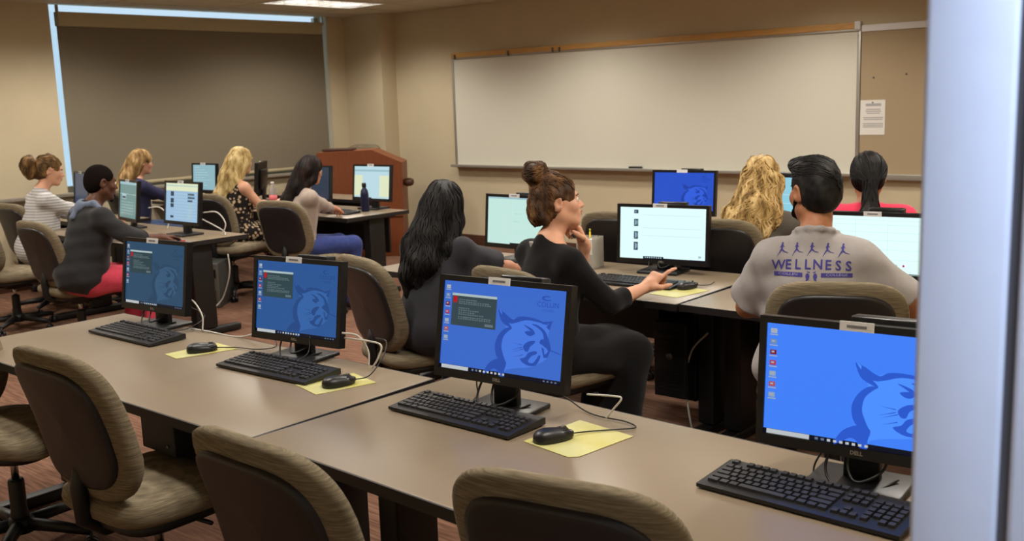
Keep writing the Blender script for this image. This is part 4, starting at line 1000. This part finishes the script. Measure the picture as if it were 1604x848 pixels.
def top(J, m, name='shirt', sleeve=.55, grow=.012, hem=-.02, neck=.075, seed=1, amp=.0035, loose=.0, neckdrop=0., full=False, collar=None, sleeve_r=None, h=None, sleeveless=False):
    """shirt; sleeve: fraction of the upper arm (0..1) and on down the forearm (1..2)"""
    sd = SDF(); s, T, b = J['s'], J['T'], J['build']; Lm = J['L']; g = grow; lw = loose
    sd.el(T((0, -.005-lw*.3, .02)), np.array((.172*b+g+lw, .135*b+g+lw, .15))*s, .03, Lm); sd.el(T((0, -lw*.3, .16)), np.array((.145*b+g+lw, .11*b+g+lw, .15))*s, .06, Lm); sd.el(T((0, 0, .31)), np.array((.155*b+g, .113*b+g, .175))*s, .06, Lm)
    a0, a1 = (J['sh'][k]*(1-.0)+np.array((0, 0, 0)) for k in 'LR')
    w_ = .78 if sleeveless else 1.
    c = (a0+a1)/2; sd.rc(c+(a0-c)*w_, c+(a1-c)*w_, .045*s+g*.8, .045*s+g*.8, .05)
    for k in 'LR': sd.rc(T((0, -.025, .485)), c+(J['sh'][k]-c)*w_, .048*s+g*.3, .042*s+g*.6, .035)
    if not sleeveless:
        for k, sx in (('L', -1), ('R', 1)):
            el, wr = J['arm'][k][:2]; S0 = J['sh'][k]; m_ = 1.14 if J['male'] else 1.
            if sleeve <= 1:
                e = S0+(el-S0)*sleeve; d = nrm(el-S0); r1 = (sleeve_r or .050)*s*m_+g*.6
                a_, b_ = S0, e; L2 = (b_-a_) @ (b_-a_); ra, rb = .045*s*m_+g*.75, r1
                def f(x, y, z, a_=a_, b_=b_, L2=L2, ra=ra, rb=rb, d=d):
                    px, py, pz = x-a_[0], y-a_[1], z-a_[2]; ba = b_-a_; t = np.clip((px*ba[0]+py*ba[1]+pz*ba[2])/L2, 0, 1.3)
                    q = np.sqrt((px-t*ba[0])**2+(py-t*ba[1])**2+(pz-t*ba[2])**2)-(ra+(rb-ra)*np.minimum(t, 1)); return np.maximum(q, (px-ba[0])*d[0]+(py-ba[1])*d[1]+(pz-ba[2])*d[2])
                rr_ = max(ra, rb); sd.ops.append(('u', f, np.minimum(a_, b_)-rr_, np.maximum(a_, b_)+rr_, .06))
            else:
                sd.rc(S0, el, .045*s*m_+g*.75, .042*s*m_+g*.9, .05); e = el+(wr-el)*(sleeve-1); d = nrm(wr-el); ra, rb = .041*s*m_+g*.9, (sleeve_r or (.041-.014*(sleeve-1)))*s*m_+g*.7; a_, b_ = el, e; L2 = (b_-a_) @ (b_-a_)
                def f(x, y, z, a_=a_, b_=b_, L2=L2, ra=ra, rb=rb, d=d):
                    px, py, pz = x-a_[0], y-a_[1], z-a_[2]; ba = b_-a_; t = np.clip((px*ba[0]+py*ba[1]+pz*ba[2])/L2, 0, 1.3)
                    q = np.sqrt((px-t*ba[0])**2+(py-t*ba[1])**2+(pz-t*ba[2])**2)-(ra+(rb-ra)*np.minimum(t, 1)); return np.maximum(q, (px-ba[0])*d[0]+(py-ba[1])*d[1]+(pz-ba[2])*d[2])
                rr_ = max(ra, rb); sd.ops.append(('u', f, np.minimum(a_, b_)-rr_, np.maximum(a_, b_)+rr_, .02))
    if amp: sd.warp(folds(seed, amp))
    sd.cut(T((0, 0, hem)), Lm @ np.array((0, 0, -1)))
    if collar: 
        for k in range(10):
            a = 2*math.pi*k/10; b2 = 2*math.pi*(k+1)/10; pc_ = lambda q: J['neck']+s*(Lm @ np.array((.074*math.cos(q), .070*math.sin(q)+.008, .016+.022*math.sin(-q))))
            sd.rc(pc_(a), pc_(b2), collar*s, collar*s, .012)
    # neck opening
    nk = T((0, .02, .52+neckdrop*-1)); sd.rc(nk-Lm @ np.array((0, 0, 0.))*s, J['ntop']+(Lm @ np.array((0, .02, .06)))*s, neck*s, neck*s*1.1, .006, 's')
    o = skin(name, sd, h or J['h'], m, J['t']); J['top_sdf'] = sd; return o
def trousers(J, m, name='trousers', grow=.012, seed=3, down=1., amp=.004):
    sd = SDF(); s, T, b = J['s'], J['T'], J['build']; sd.el(J['pel'], np.array((.172*b+grow, .135*b+grow, .115+grow*.5))*s, .03, J['L'])
    for k in 'LR':
        hip, kn, an = J['leg'][k]; sd.rc(hip, kn, .084*s*b+grow, .060*s+grow, .03)
        if down > 0: sd.rc(kn, kn+(an-kn)*down, .058*s+grow, .046*s+grow, .03)
    sd.warp(folds(seed, amp, 20, 60)); sd.cut((0, 0, .02), (0, 0, -1)); return skin(name, sd, J['h']*1.1, m, J['t'])
def skirt(J, m, name='skirt', grow=.02, down=.8, seed=3):
    sd = SDF(); s, b = J['s'], J['build']; sd.el(J['pel'], np.array((.178*b+grow, .14*b+grow, .12+grow*.5))*s, .03, J['L'])
    L_, R_ = J['leg']['L'], J['leg']['R']
    for w_ in (0, .25, .5, .75, 1):
        hip, kn, an = [L_[i]*(1-w_)+R_[i]*w_ for i in range(3)]; sd.rc(hip, kn+(0, .02, 0), .088*s*b+grow, .066*s+grow, .05)
        if down > 0: sd.rc(kn+(0, .01, 0), kn+(an-kn)*down, .066*s+grow, .065*s+grow, .05)
    sd.warp(folds(seed, .006, 15, 45)); sd.cut((0, 0, .03), (0, 0, -1)); return skin(name, sd, J['h']*1.2, m, J['t'])
def hcap(sd, J, thick=.012, low=-.03, front=.03, k=.02, temple=.035):
    """hair volume over the skull: trims away the face"""
    s, Q, HC = J['s'], J['Q'], J['HC']; P = lambda a, b, c: HC+s*(Q @ np.array((a, b, c), float))
    sd.el(P(0, -.016, .027), np.array((.0745+thick, .094+thick, .087+thick))*s, k, Q); sd.el(P(0, -.045, -.02), np.array((.066+thick*.8, .062+thick, .07))*s, .03, Q)
    return P
def face_cut(sd, J, P, hair_line=.052, side=.030, ear=False):
    s, Q = J['s'], J['Q']
    sd.el(P(0, .105, -.035), np.array((.072, .075, hair_line+.045))*s, .008, Q, 's')            # forehead and face
    for sx in (-1, 1): sd.el(P(sx*.078, .018, -.045), np.array((.030, side+.012, .052))*s, .008, Q, 's')   # around the ears
    for sx in (-1, 1) if ear else (): sd.el(P(sx*.090, -.006, -.016), np.array((.030, .026, .036))*s, .006, Q, 's')
    return sd

sk_fair = skin_mat('fair', (214, 160, 130)); sk_light = skin_mat('light', (206, 148, 116)); sk_tan = skin_mat('tan', (172, 116, 84)); sk_dark = skin_mat('dark', (92, 56, 38)); sk_mid = skin_mat('mid', (190, 134, 104))
h_black = hair_mat('black', (10, 9, 9), (20, 18, 18), (40, 36, 34)); h_dark = hair_mat('dark_brown', (16, 11, 10), (30, 21, 19), (54, 38, 32)); h_brown = hair_mat('chestnut', (48, 32, 20), (84, 56, 34), (134, 98, 62))
h_gold = hair_mat('golden', (100, 74, 42), (154, 122, 78), (200, 170, 122)); h_blonde = hair_mat('blonde', (140, 112, 64), (202, 176, 118), (236, 216, 166)); h_wavy = hair_mat('honey', (116, 90, 48), (182, 150, 94), (222, 196, 142)); h_fade = mat('hair_cropped', (24, 18, 16), 1., noise=.2, nscale=200, spec=.05, bump=.5, bscale=700); h_lbrown = hair_mat('light_brown', (66, 48, 28), (108, 80, 46), (148, 114, 70))
lip_r = mat('lip_rose', (176, 92, 84), .4); lip_d = mat('lip_dark', (96, 52, 44), .45)
brow_b = mat('brow_brown', (70, 46, 30), .8); brow_k = mat('brow_black', (20, 16, 14), .8)
G_ = np.array
def down(P): return np.tile(np.array([0, 0, -1.]), (len(P), 1))
def off_crown(J, fade=.05, pull=1.):
    """combs away from the crown on the head, then hangs"""
    C_ = J['HC']+J['s']*(J['Q'] @ np.array((0, -.02, .10)))
    def f(P):
        v = P-C_; v[:, 2] -= .03; v /= np.maximum(np.linalg.norm(v, axis=1, keepdims=True), 1e-6); return v*np.clip((P[:, 2:3]-J['HC'][2]+.10)/.12, 0, 1)+np.array([0, 0, -1.])
    return f
def toward(pt, pull=(0, 0, 0)):
    def f(P):
        v = np.array(pt)-P; return v/np.maximum(np.linalg.norm(v, axis=1, keepdims=True), 1e-6)+np.array(pull)
    return f

# ---- woman with the bun, black dress, pointing at the screen
J = person('woman with a messy brown bun and black long sleeved dress, pointing at a white screen', (-2.745, 3.44), -16, .47, 1.335, sk_fair, lean=6, head=(-24, -4, -3), h=.0055, shoulder=.148,
    hands=dict(R=dict(at=(-2.50, 3.755, .80), d=(.02, .15, .12), n=(.25, -.62, .75), pose='point', pole=(.35, -.5, -1)), L=dict(at=(-2.685, 3.555, 1.0), d=(-.35, -.28, 1), n=(.2, 1, .2), pose='curl', pole=(-.3, .35, -1))), legs=dict(L=(-.07, .38, .50), R=(.11, .36, .50)))
body(J); face(J, brow_b, lip_r); shoes(J, m_plas)
cb = cloth_mat('black_jersey', (20, 19, 20), .95, .03)
top(J, cb, 'dress_top', sleeve=1.40, grow=.010, hem=-.08, neck=.066, seed=2, amp=.003, sleeve_r=.040, h=.007); skirt(J, cb, 'skirt', .022, .88)
s, Q, HC = J['s'], J['Q'], J['HC']; PH = lambda a, b, c: HC+s*(Q @ G_((a, b, c), float))
sd = SDF(); P = hcap(sd, J, .012); face_cut(sd, J, P, .048, .030, True); BC = PH(-.0, -.085, .135); sd.el(BC, G_((.060, .056, .050))*s, .02, Q); sd.el(PH(.0, -.10, -.045), G_((.052, .035, .055))*s, .03, Q); sd.el(PH(.045, -.075, -.055), G_((.03, .03, .045))*s, .02, Q); sd.warp(folds(5, .004, 60, 150))
skin('hair', sd, .0055, h_brown, J['t'])
def bunflow(P):
    d = P-BC; near = (np.linalg.norm(d, axis=1, keepdims=True) < .075*s); sw = np.cross(d, G_([.3, -.5, .8])); return np.where(near, sw/np.maximum(np.linalg.norm(sw, axis=1, keepdims=True), 1e-6), -d/np.linalg.norm(d, axis=1, keepdims=True))
strands(sd, None, bunflow, 260, 12, .010, .0030, 3, J['t'], h_brown, lift=.002, wave=.5, jit=.5, region=lambda V: (lambda q: (q[:, 1] < -.02*s) | (q[:, 2] > .035*s))((V-HC) @ Q))
for sx in (-1,):
    g = G(); g.tube([PH(sx*.070, .045, .02), PH(sx*.078, .05, -.02), PH(sx*.072, .052, -.06)], [.004, .003, .001], 5); g.build('loose_lock', h_brown, J['t'])
o = G().box((0, 0, 0), (.018, .004, .03)).build('clothing_tag', m_paper, J['t']); o.location = J['T']((-.04, -.085, .475)); o.rotation_euler = (R(25), 0, R(30))

# ---- man in the grey printed shirt
J = person('man with short dark hair in a grey shirt printed with running figures and blue lettering', (-1.635, 3.585), 20, .52, 1.412, sk_tan, lean=4, head=(38, 4, 0), male=True, h=.006, shoulder=.152, build=1.12,
    hands=dict(R=dict(at=(-1.47, 3.90, .778), pole=(1, -.3, -.6)), L=dict(at=(-1.86, 3.82, .778), pole=(-1, -.3, -.8))), legs=dict(L=(-.15, .45, .56), R=(.15, .45, .56)))
body(J); face(J, brow_k, lip_d); shoes(J, m_plas)
m_gs = cloth_mat('heather_grey', (158, 152, 150), .95, .05)
shirt9 = top(J, m_gs, 'shirt', sleeve=.80, grow=.018, hem=-.14, neck=.071, seed=12, amp=.0045, loose=.012, sleeve_r=.066, h=.007, collar=.010); trousers(J, cloth_mat('navy_trousers', (40, 44, 60)))
s, Q, HC = J['s'], J['Q'], J['HC']
sd = SDF(); P = hcap(sd, J, .008); face_cut(sd, J, P, .050, .022, True); PHn = lambda a, b, c: HC+s*(Q @ G_((a, b, c), float)); sd.el(PHn(0, .01, .085), G_((.070, .088, .040))*s, .02, Q); sd.el(PHn(-.01, .070, .095), G_((.052, .032, .026))*s, .02, Q); sd.cut(PHn(0, -.1, -.085), Q @ G_((0, -.5, -1.)))
sd.warp(folds(8, .0012, 200, 300)); skin('hair', sd, .006, h_black, J['t'])
def combed(P): return np.tile(Q @ G_([.5, -1., -.1]), (len(P), 1))
strands(sd, None, combed, 170, 8, .012, .0024, 5, J['t'], h_black, lift=.0008, jit=.3, region=lambda V: ((V-HC) @ Q)[:, 2] > .06*s)
sd = SDF(); 
for sx in (-1, 1): sd.rc(PHn(sx*.066, .012, -.04), PHn(sx*.046, .052, -.085), .014*s, .013*s, .02); sd.rc(PHn(sx*.046, .052, -.085), PHn(sx*.012, .082, -.104), .013*s, .014*s, .02)
skin('beard', sd, .006, h_fade, J['t'])
# the print on the back of the shirt: flat ink laid on the cloth
from mathutils.bvhtree import BVHTree
def print_on(target, shapes, m, name, origin, right, up, into, parent, lift=.0022):
    """drops a flat drawing onto the cloth along one direction"""
    me = target.data; bvh = BVHTree.FromPolygons([v.co for v in me.vertices], [list(p.vertices) for p in me.polygons])
    bm = bmesh.new()
    for poly in shapes:
        try: bm.faces.new([bm.verts.new((a, b, 0)) for a, b in poly])
        except ValueError: pass
    bmesh.ops.triangulate(bm, faces=bm.faces[:], ngon_method='EAR_CLIP')
    for _ in range(4):
        lg = [e for e in bm.edges if e.calc_length() > .012]
        if not lg: break
        bmesh.ops.subdivide_edges(bm, edges=lg, cuts=1); bmesh.ops.triangulate(bm, faces=bm.faces[:])
    r_, u_, i_ = Vector(right).normalized(), Vector(up).normalized(), Vector(into).normalized()
    for v in bm.verts:
        p = Vector(origin)+r_*v.co.x+u_*v.co.y; hit, nn, _, dd = bvh.ray_cast(p-i_*.5, i_)
        v.co = hit+nn*lift if hit is not None else p
    me2 = bpy.data.meshes.new(name); bm.to_mesh(me2); bm.free(); me2.materials.append(m); return link(name, me2, parent)
ink = mat('shirt_ink', (62, 56, 132), .9); inkw = mat('shirt_ink_pale', (150, 146, 168), .9)
def poly_text(t, size, cx, cy, sx=1., bold=.0): v, f = text_mesh(t, size, bold); return [[(cx+v[i][0]*sx, cy+v[i][1]) for i in q] for q in f]
def seg(a, b, w0, w1):
    d = Vector((b[0]-a[0], b[1]-a[1])); n = Vector((-d.y, d.x)).normalized(); return [(a[0]+n.x*w0, a[1]+n.y*w0), (a[0]-n.x*w0, a[1]-n.y*w0), (b[0]-n.x*w1, b[1]-n.y*w1), (b[0]+n.x*w1, b[1]+n.y*w1)]
def runner(cx, cy, k, sc):
    q = lambda a, b: (cx+a*sc, cy+b*sc); L_ = []
    L_.append([q(.02+.075*math.cos(i*math.pi/4), .52+.085*math.sin(i*math.pi/4)) for i in range(8)])
    L_.append(seg(q(0, .44), q(-.02, .05), .085*sc, .065*sc)); L_.append(seg(q(-.02, .08), q(.22, -.12), .06*sc, .035*sc)); L_.append(seg(q(.22, -.12), q(.50, -.18+.03*k % .06), .03*sc, .016*sc))
    L_.append(seg(q(-.03, .06), q(-.2, -.2), .06*sc, .035*sc)); L_.append(seg(q(-.2, -.2), q(-.34, -.46), .03*sc, .014*sc)); L_.append(seg(q(-.01, .38), q(-.15, .22), .035*sc, .025*sc)); L_.append(seg(q(.02, .38), q(.17, .25), .035*sc, .02*sc)); return L_
o9 = J['T']((.0, -.2, .408)); rt = J['L'] @ G_((1., 0, 0)); up_ = G_((0, 0, 1.)); inn = J['L'] @ G_((0, 1., 0)); shp = []
pr = lambda shapes, m, nm, lift=.0022: print_on(shirt9, [[(a*.93, b*.93) for a, b in p] for p in shapes], m, nm, o9, rt, up_, inn, J['t'], lift)
for k, ch in enumerate('WELLNESS'): shp += poly_text(ch, .052, -.131+.0375*k, .0-.0015*abs(k-3.5), .95, .0011)
pr(shp, ink, 'printed_lettering')['kind'] = 'stuff'
for k in range(5): pr(runner(-.121+.0575*k, .055-.002*abs(k-2), k, .050), ink, 'printed_runner')
for x0_, x1_ in ((-.148, -.036), (.032, .146)): pr([[(x0_, -.047), (x1_, -.047), (x1_, -.031), (x0_, -.031)]], ink, 'printed_bar')
for sx in (-1, 1): pr([[(-.003+sx*.014+a*.0075, -.044+b*.012) for a, b in ((math.cos(i*math.pi/5), math.sin(i*math.pi/5)) for i in range(10))], seg((-.003+sx*.012, -.052), (-.003+sx*.018, -.062), .004, .003), seg((-.003+sx*.006, -.030), (-.003+sx*.016, -.026), .0022, .0015)], ink, 'printed_emblem')
for tx, cx_, sx_ in (('COLLIN', -.092, 1.55), ('COLLEGE', .089, 1.35)): pr(poly_text(tx, .014, cx_, -.039, sx_), inkw, 'printed_lettering', .0032)['kind'] = 'stuff'

# ---- woman with long black hair
J = person('woman with long loose black hair in a dark grey shirt, seen from behind', (-3.455, 3.46), 14, .48, 1.288, sk_mid, lean=10, head=(6, 16, 0), h=.008, shoulder=.150, build=1.10,
    hands=dict(R=dict(at=(-3.30, 3.90, .775), pole=(1, -.4, -.8)), L=dict(at=(-3.62, 3.93, .775), pole=(-1, -.4, -.8))))
body(J); face(J, brow_k, lip_r); shoes(J, m_plas); top(J, cloth_mat('charcoal_jersey', (50, 49, 54), .95, .05), 'shirt', sleeve=.88, grow=.016, hem=-.17, neck=.07, seed=21, amp=.006, loose=.022, sleeve_r=.068); trousers(J, cloth_mat('dark_jeans', (34, 38, 52)))
s, Q, HC = J['s'], J['Q'], J['HC']; PH = lambda a, b, c: HC+s*(Q @ G_((a, b, c), float)); T = J['T']
sd = SDF(); P = hcap(sd, J, .016); face_cut(sd, J, P, .040, .026); sd.chain([PH(0, -.075, -.02), T((.0, -.085, .50)), T((-.01, -.135, .36)), T((-.035, -.145, .24))], [.085*s, .080*s, .068, .028], .03); sd.chain([PH(.07, -.03, 0), PH(.085, -.02, -.10), T((.10, -.06, .44)), T((.09, -.09, .34))], [.03, .035, .03, .012], .03); sd.chain([PH(-.06, -.05, -.04), T((-.08, -.11, .46)), T((-.085, -.14, .30)), T((-.095, -.14, .19))], [.05, .052, .045, .014], .03)
sd.warp(folds(31, .005, 40, 110, squash=(1, 1, .3))); skin('hair', sd, .008, h_black, J['t']); strands(sd, None, off_crown(J), 330, 22, .014, .0042, 7, J['t'], h_black, lift=.002, wave=.35, jit=.5)

# ---- woman with wavy blonde hair
J = person('woman with long wavy honey blonde hair in a dark grey top', (-2.58, 5.0), 10, .46, 1.315, sk_fair, lean=8, head=(8, 4, -6), h=.009, shoulder=.150,
    hands=dict(R=dict(at=(-2.40, 5.42, .90), pole=(1, -.3, -.7)), L=dict(at=(-2.75, 5.55, .775))))
body(J); face(J, brow_b, lip_r); shoes(J, m_plas); top(J, cloth_mat('grey_knit', (92, 86, 78), .95, .05), 'shirt', sleeve=.30, grow=.012, hem=-.14, neck=.07, seed=41, loose=.012, amp=.004); trousers(J, cloth_mat('dark_jeans', (34, 38, 52)))
s, Q, HC = J['s'], J['Q'], J['HC']; PH = lambda a, b, c: HC+s*(Q @ G_((a, b, c), float)); T = J['T']
sd = SDF(); P = hcap(sd, J, .020); face_cut(sd, J, P, .040, .02); sd.chain([PH(0, -.06, -.02), T((-.02, -.075, .50)), T((-.08, -.12, .36)), T((-.14, -.125, .27))], [.095*s, .098, .082, .03], .03); sd.chain([PH(-.05, -.03, -.04), T((-.11, -.07, .46)), T((-.18, -.09, .33))], [.06, .065, .022], .03); sd.chain([PH(.06, -.03, -.02), T((.075, -.06, .47)), T((.05, -.11, .36))], [.05, .055, .03], .03)
sd.warp(folds(43, .007, 50, 120, squash=(1, 1, .4))); skin('hair', sd, .009, h_wavy, J['t']); strands(sd, None, lambda P, f=off_crown(J): f(P)+G_([-.35, 0, 0]), 360, 22, .015, .0058, 8, J['t'], h_wavy, lift=.003, wave=1.0, jit=.5)

# ---- woman in pink
J = person('woman with a low black ponytail in a bright pink top', (-2.06, 5.16), 14, .46, 1.338, sk_tan, lean=9, head=(8, 6, 0), h=.009, shoulder=.180, shz=.455,
    hands=dict(R=dict(at=(-1.92, 5.58, .775)), L=dict(at=(-2.25, 5.6, .775))))
body(J); face(J, brow_k, lip_r); shoes(J, m_plas); top(J, cloth_mat('pink_top', (226, 62, 92), .9, .04), 'shirt', sleeve=.9, grow=.014, hem=-.14, neck=.07, seed=51, loose=.012, sleeve_r=.06); trousers(J, cloth_mat('dark_jeans', (34, 38, 52)))
s, Q, HC = J['s'], J['Q'], J['HC']; PH = lambda a, b, c: HC+s*(Q @ G_((a, b, c), float)); T = J['T']
sd = SDF(); P = hcap(sd, J, .012); face_cut(sd, J, P, .046, .034); TP = PH(.012, -.105, -.035); sd.chain([PH(.01, -.09, -.01), TP, T((.02, -.115, .46)), T((.02, -.135, .34)), T((.03, -.13, .25))], [.045, .030, .038, .036, .012], .02); sd.chain([TP, T((.07, -.115, .45)), T((.115, -.11, .37))], [.02, .022, .012], .015)
sd.warp(folds(53, .003, 50, 120, squash=(1, 1, .3))); skin('hair', sd, .009, h_black, J['t'])
def pony(TP_):
    def f(P): d = TP_-P; u = d/np.maximum(np.linalg.norm(d, axis=1, keepdims=True), 1e-6); return np.where(P[:, 2:3] > TP_[2]+.01, u, G_([[0, 0, -1.]]))
    return f
strands(sd, None, pony(TP), 200, 16, .014, .0036, 9, J['t'], h_black, lift=.001, wave=.2)
G().sup(TP, (.024, .024, .016), .8, 1, 14, 8).build('hair_tie', m_plas, J['t'])

# ---- woman in the grey cardigan
J = person('woman with long dark brown hair in a light grey cardigan and blue jeans, typing', (-6.545, 5.07), -14, .47, 1.285, sk_light, lean=12, head=(10, 14, 0), h=.009, shoulder=.148,
    hands=dict(R=dict(at=(-6.71, 5.46, .778), pole=(1, -.6, -.5), pose='relax'), L=dict(at=(-6.93, 5.50, .778))), legs=dict(L=(-.12, .42, .53), R=(.10, .44, .53)))
body(J); face(J, brow_k, lip_r); shoes(J, m_plas); top(J, cloth_mat('taupe_cardigan', (168, 152, 140), .95, .05), 'cardigan', sleeve=1.55, grow=.014, hem=-.10, neck=.066, seed=61, loose=.010, sleeve_r=.042, amp=.005); trousers(J, cloth_mat('blue_jeans', (54, 66, 122), .9, .12), grow=.014)
s, Q, HC = J['s'], J['Q'], J['HC']; PH = lambda a, b, c: HC+s*(Q @ G_((a, b, c), float)); T = J['T']
sd = SDF(); P = hcap(sd, J, .014); face_cut(sd, J, P, .044, .020); sd.chain([PH(0, -.07, -.02), T((-.01, -.075, .50)), T((-.04, -.125, .38)), T((-.07, -.14, .27)), T((-.09, -.14, .19))], [.080*s, .070, .056, .040, .012], .03); sd.chain([PH(.055, .0, -.02), PH(.06, -.01, -.09), T((.05, -.08, .45))], [.034, .030, .02], .02)
sd.warp(folds(63, .003, 50, 120, squash=(1, 1, .2))); skin('hair', sd, .009, h_dark, J['t']); strands(sd, None, off_crown(J), 240, 20, .015, .0040, 10, J['t'], h_dark, lift=.001, wave=.12, jit=.3)

# ---- woman in leopard print
m_leo = ramp_mat('cloth_leopard', 'voronoi', [(.0, (196, 172, 140)), (.34, (190, 164, 130)), (.42, (30, 22, 19)), (.62, (22, 17, 15))], 30, .85)
J = person('blonde woman in a leopard print dress sitting by the window blind', (-7.79, 5.27), -6, .47, 1.322, sk_fair, lean=6, head=(12, 6, 0), h=.010, shoulder=.148,
    hands=dict(R=dict(at=(-7.68, 5.56, .80), pole=(.6, -.8, -.6)), L=dict(at=(-8.0, 5.62, .775))))
body(J); face(J, brow_b, lip_r); shoes(J, m_plas); top(J, m_leo, 'dress_top', sleeve=.22, grow=.012, hem=-.08, neck=.07, seed=71, sleeveless=True); skirt(J, m_leo, 'skirt', .02, .35)
s, Q, HC = J['s'], J['Q'], J['HC']; PH = lambda a, b, c: HC+s*(Q @ G_((a, b, c), float)); T = J['T']
sd = SDF(); P = hcap(sd, J, .016); face_cut(sd, J, P, .040, .020); sd.chain([PH(0, -.065, -.02), T((-.02, -.085, .50)), T((-.06, -.13, .36)), T((-.10, -.135, .24))], [.090*s, .085, .062, .022], .03); sd.chain([PH(.06, -.0, -.02), T((.05, -.06, .48)), T((.04, -.11, .40))], [.04, .045, .02], .03)
sd.warp(folds(73, .004, 50, 120, squash=(1, 1, .3))); skin('hair', sd, .010, h_blonde, J['t']); strands(sd, None, lambda P, f=off_crown(J): f(P)+G_([-.15, 0, 0]), 240, 18, .016, .0050, 11, J['t'], h_blonde, lift=.002, wave=.3, jit=.4)

# ---- woman in navy by the blind
J = person('woman with long golden brown hair in a navy long sleeved top', (-9.06, 5.02), -6, .46, 1.315, sk_fair, lean=8, head=(-2, 8, 4), h=.010, shoulder=.150,
    hands=dict(R=dict(at=(-8.86, 5.40, .80), pole=(.8, -.5, -.6)), L=dict(at=(-9.25, 5.55, .775))))
body(J); face(J, brow_b, lip_r); shoes(J, m_plas); top(J, cloth_mat('navy_knit', (42, 42, 70), .95, .05), 'shirt', sleeve=1.8, grow=.014, hem=-.14, neck=.068, seed=81, loose=.012); trousers(J, cloth_mat('faded_jeans', (84, 100, 140), .9, .1))
s, Q, HC = J['s'], J['Q'], J['HC']; PH = lambda a, b, c: HC+s*(Q @ G_((a, b, c), float)); T = J['T']
sd = SDF(); P = hcap(sd, J, .014); face_cut(sd, J, P, .044, .020); sd.chain([PH(0, -.065, -.02), T((-.02, -.085, .50)), T((-.05, -.13, .38)), T((-.08, -.135, .25))], [.085*s, .085, .070, .03], .03); sd.warp(folds(83, .003, 50, 120, squash=(1, 1, .2))); skin('hair', sd, .010, h_gold, J['t']); strands(sd, None, off_crown(J), 220, 18, .016, .0045, 12, J['t'], h_gold, lift=.001, wave=.15, jit=.3)

# ---- man in the dark jacket and red trousers
J = person('man with cropped black hair in a dark jacket and red trousers', (-6.76, 3.43), -2, .45, 1.318, sk_dark, lean=16, head=(-4, 10, 0), male=True, h=.008, shoulder=.165, build=1.08,
    hands=dict(R=dict(at=(-6.52, 3.70, .776), d=(-.1, .5, -.02), pole=(1., -.7, -.35), pose='relax'), L=dict(at=(-7.0, 3.72, .776), pole=(-1, -.4, -.6))), legs=dict(L=(-.14, .46, .50), R=(.13, .48, .50)))
body(J); face(J, brow_k, lip_d); shoes(J, m_plas); top(J, cloth_mat('dark_jacket', (44, 43, 44), .9, .06), 'jacket', sleeve=1.08, grow=.020, hem=-.10, neck=.068, seed=91, loose=.010, amp=.006, sleeve_r=.055); trousers(J, cloth_mat('red_trousers', (196, 66, 84), .9, .08), grow=.016, amp=.005)
s, Q, HC = J['s'], J['Q'], J['HC']; PH = lambda a, b, c: HC+s*(Q @ G_((a, b, c), float)); T = J['T']
sd = SDF(); P = hcap(sd, J, .004); face_cut(sd, J, P, .050, .024, True); sd.cut(PH(0, -.1, -.075), Q @ G_((0, -.5, -1.))); skin('hair', sd, .008, h_fade, J['t'])
sd = SDF(); sd.rc(PH(-.02, .082, -.085), PH(.02, .082, -.085), .012, .012, .01); sd.rc(PH(0, .080, -.085), PH(0, .080, -.118), .016, .014, .02); skin('beard', sd, .006, h_fade, J['t'])
sd = SDF(); sd.rc(T((-.075, -.055, .515)), T((0, -.095, .485)), .022, .026, .02).rc(T((0, -.095, .485)), T((.08, -.045, .515)), .026, .022, .02).rc(T((-.075, -.055, .515)), T((-.10, -.10, .44)), .02, .016, .02).rc(T((0, -.10, .48)), T((.0, -.135, .40)), .028, .018, .03).rc(T((.08, -.045, .515)), T((.11, -.02, .49)), .022, .02, .02); sd.warp(folds(95, .003, 60, 120)); skin('hood', sd, .008, cloth_mat('denim_hood', (108, 118, 138), .9, .12), J['t'])

# ---- woman in white stripes
m_str = ramp_mat('cloth_striped', 'wave', [(.0, (196, 194, 192)), (.62, (194, 191, 189)), (.85, (152, 148, 148)), (1., (148, 144, 144))], 14, .9, dist=.4)
J = person('woman with a puffy brown ponytail in a white striped shirt', (-8.33, 3.80), -8, .47, 1.352, sk_fair, lean=10, head=(-10, 14, 0), h=.010, shoulder=.150,
    hands=dict(R=dict(at=(-8.15, 4.20, .776)), L=dict(at=(-8.6, 4.22, .776))))
body(J); face(J, brow_b, lip_r); shoes(J, cloth_mat('tan_shoe', (150, 118, 90))); top(J, m_str, 'shirt', sleeve=1.25, grow=.016, hem=-.15, neck=.068, seed=101, loose=.018, amp=.005, sleeve_r=.055); trousers(J, cloth_mat('black_trousers', (30, 30, 38)))
s, Q, HC = J['s'], J['Q'], J['HC']; PH = lambda a, b, c: HC+s*(Q @ G_((a, b, c), float)); T = J['T']
sd = SDF(); P = hcap(sd, J, .010); face_cut(sd, J, P, .048, .030, True); TP = PH(0, -.115, .045); sd.el(PH(0, -.165, .01), G_((.062, .055, .080))*s, .01, Q); sd.el(PH(0, -.14, -.05), G_((.045, .045, .055))*s, .02, Q); sd.warp(folds(103, .005, 60, 130)); skin('hair', sd, .008, h_lbrown, J['t'])
def puff(P):
    d = TP-P; u = d/np.maximum(np.linalg.norm(d, axis=1, keepdims=True), 1e-6); loc_ = (P-HC) @ Q; return np.where(loc_[:, 1:2] > -.115*s, u, -u*.5+G_([[0, 0, -1.]]))
strands(sd, None, puff, 190, 10, .012, .0036, 13, J['t'], h_lbrown, lift=.002, wave=.4, jit=.5)
G().sup(TP, (.03, .014, .03), .8, 1, 14, 8).build('hair_tie', mat('cream_tie', (170, 150, 120), .7), J['t'])
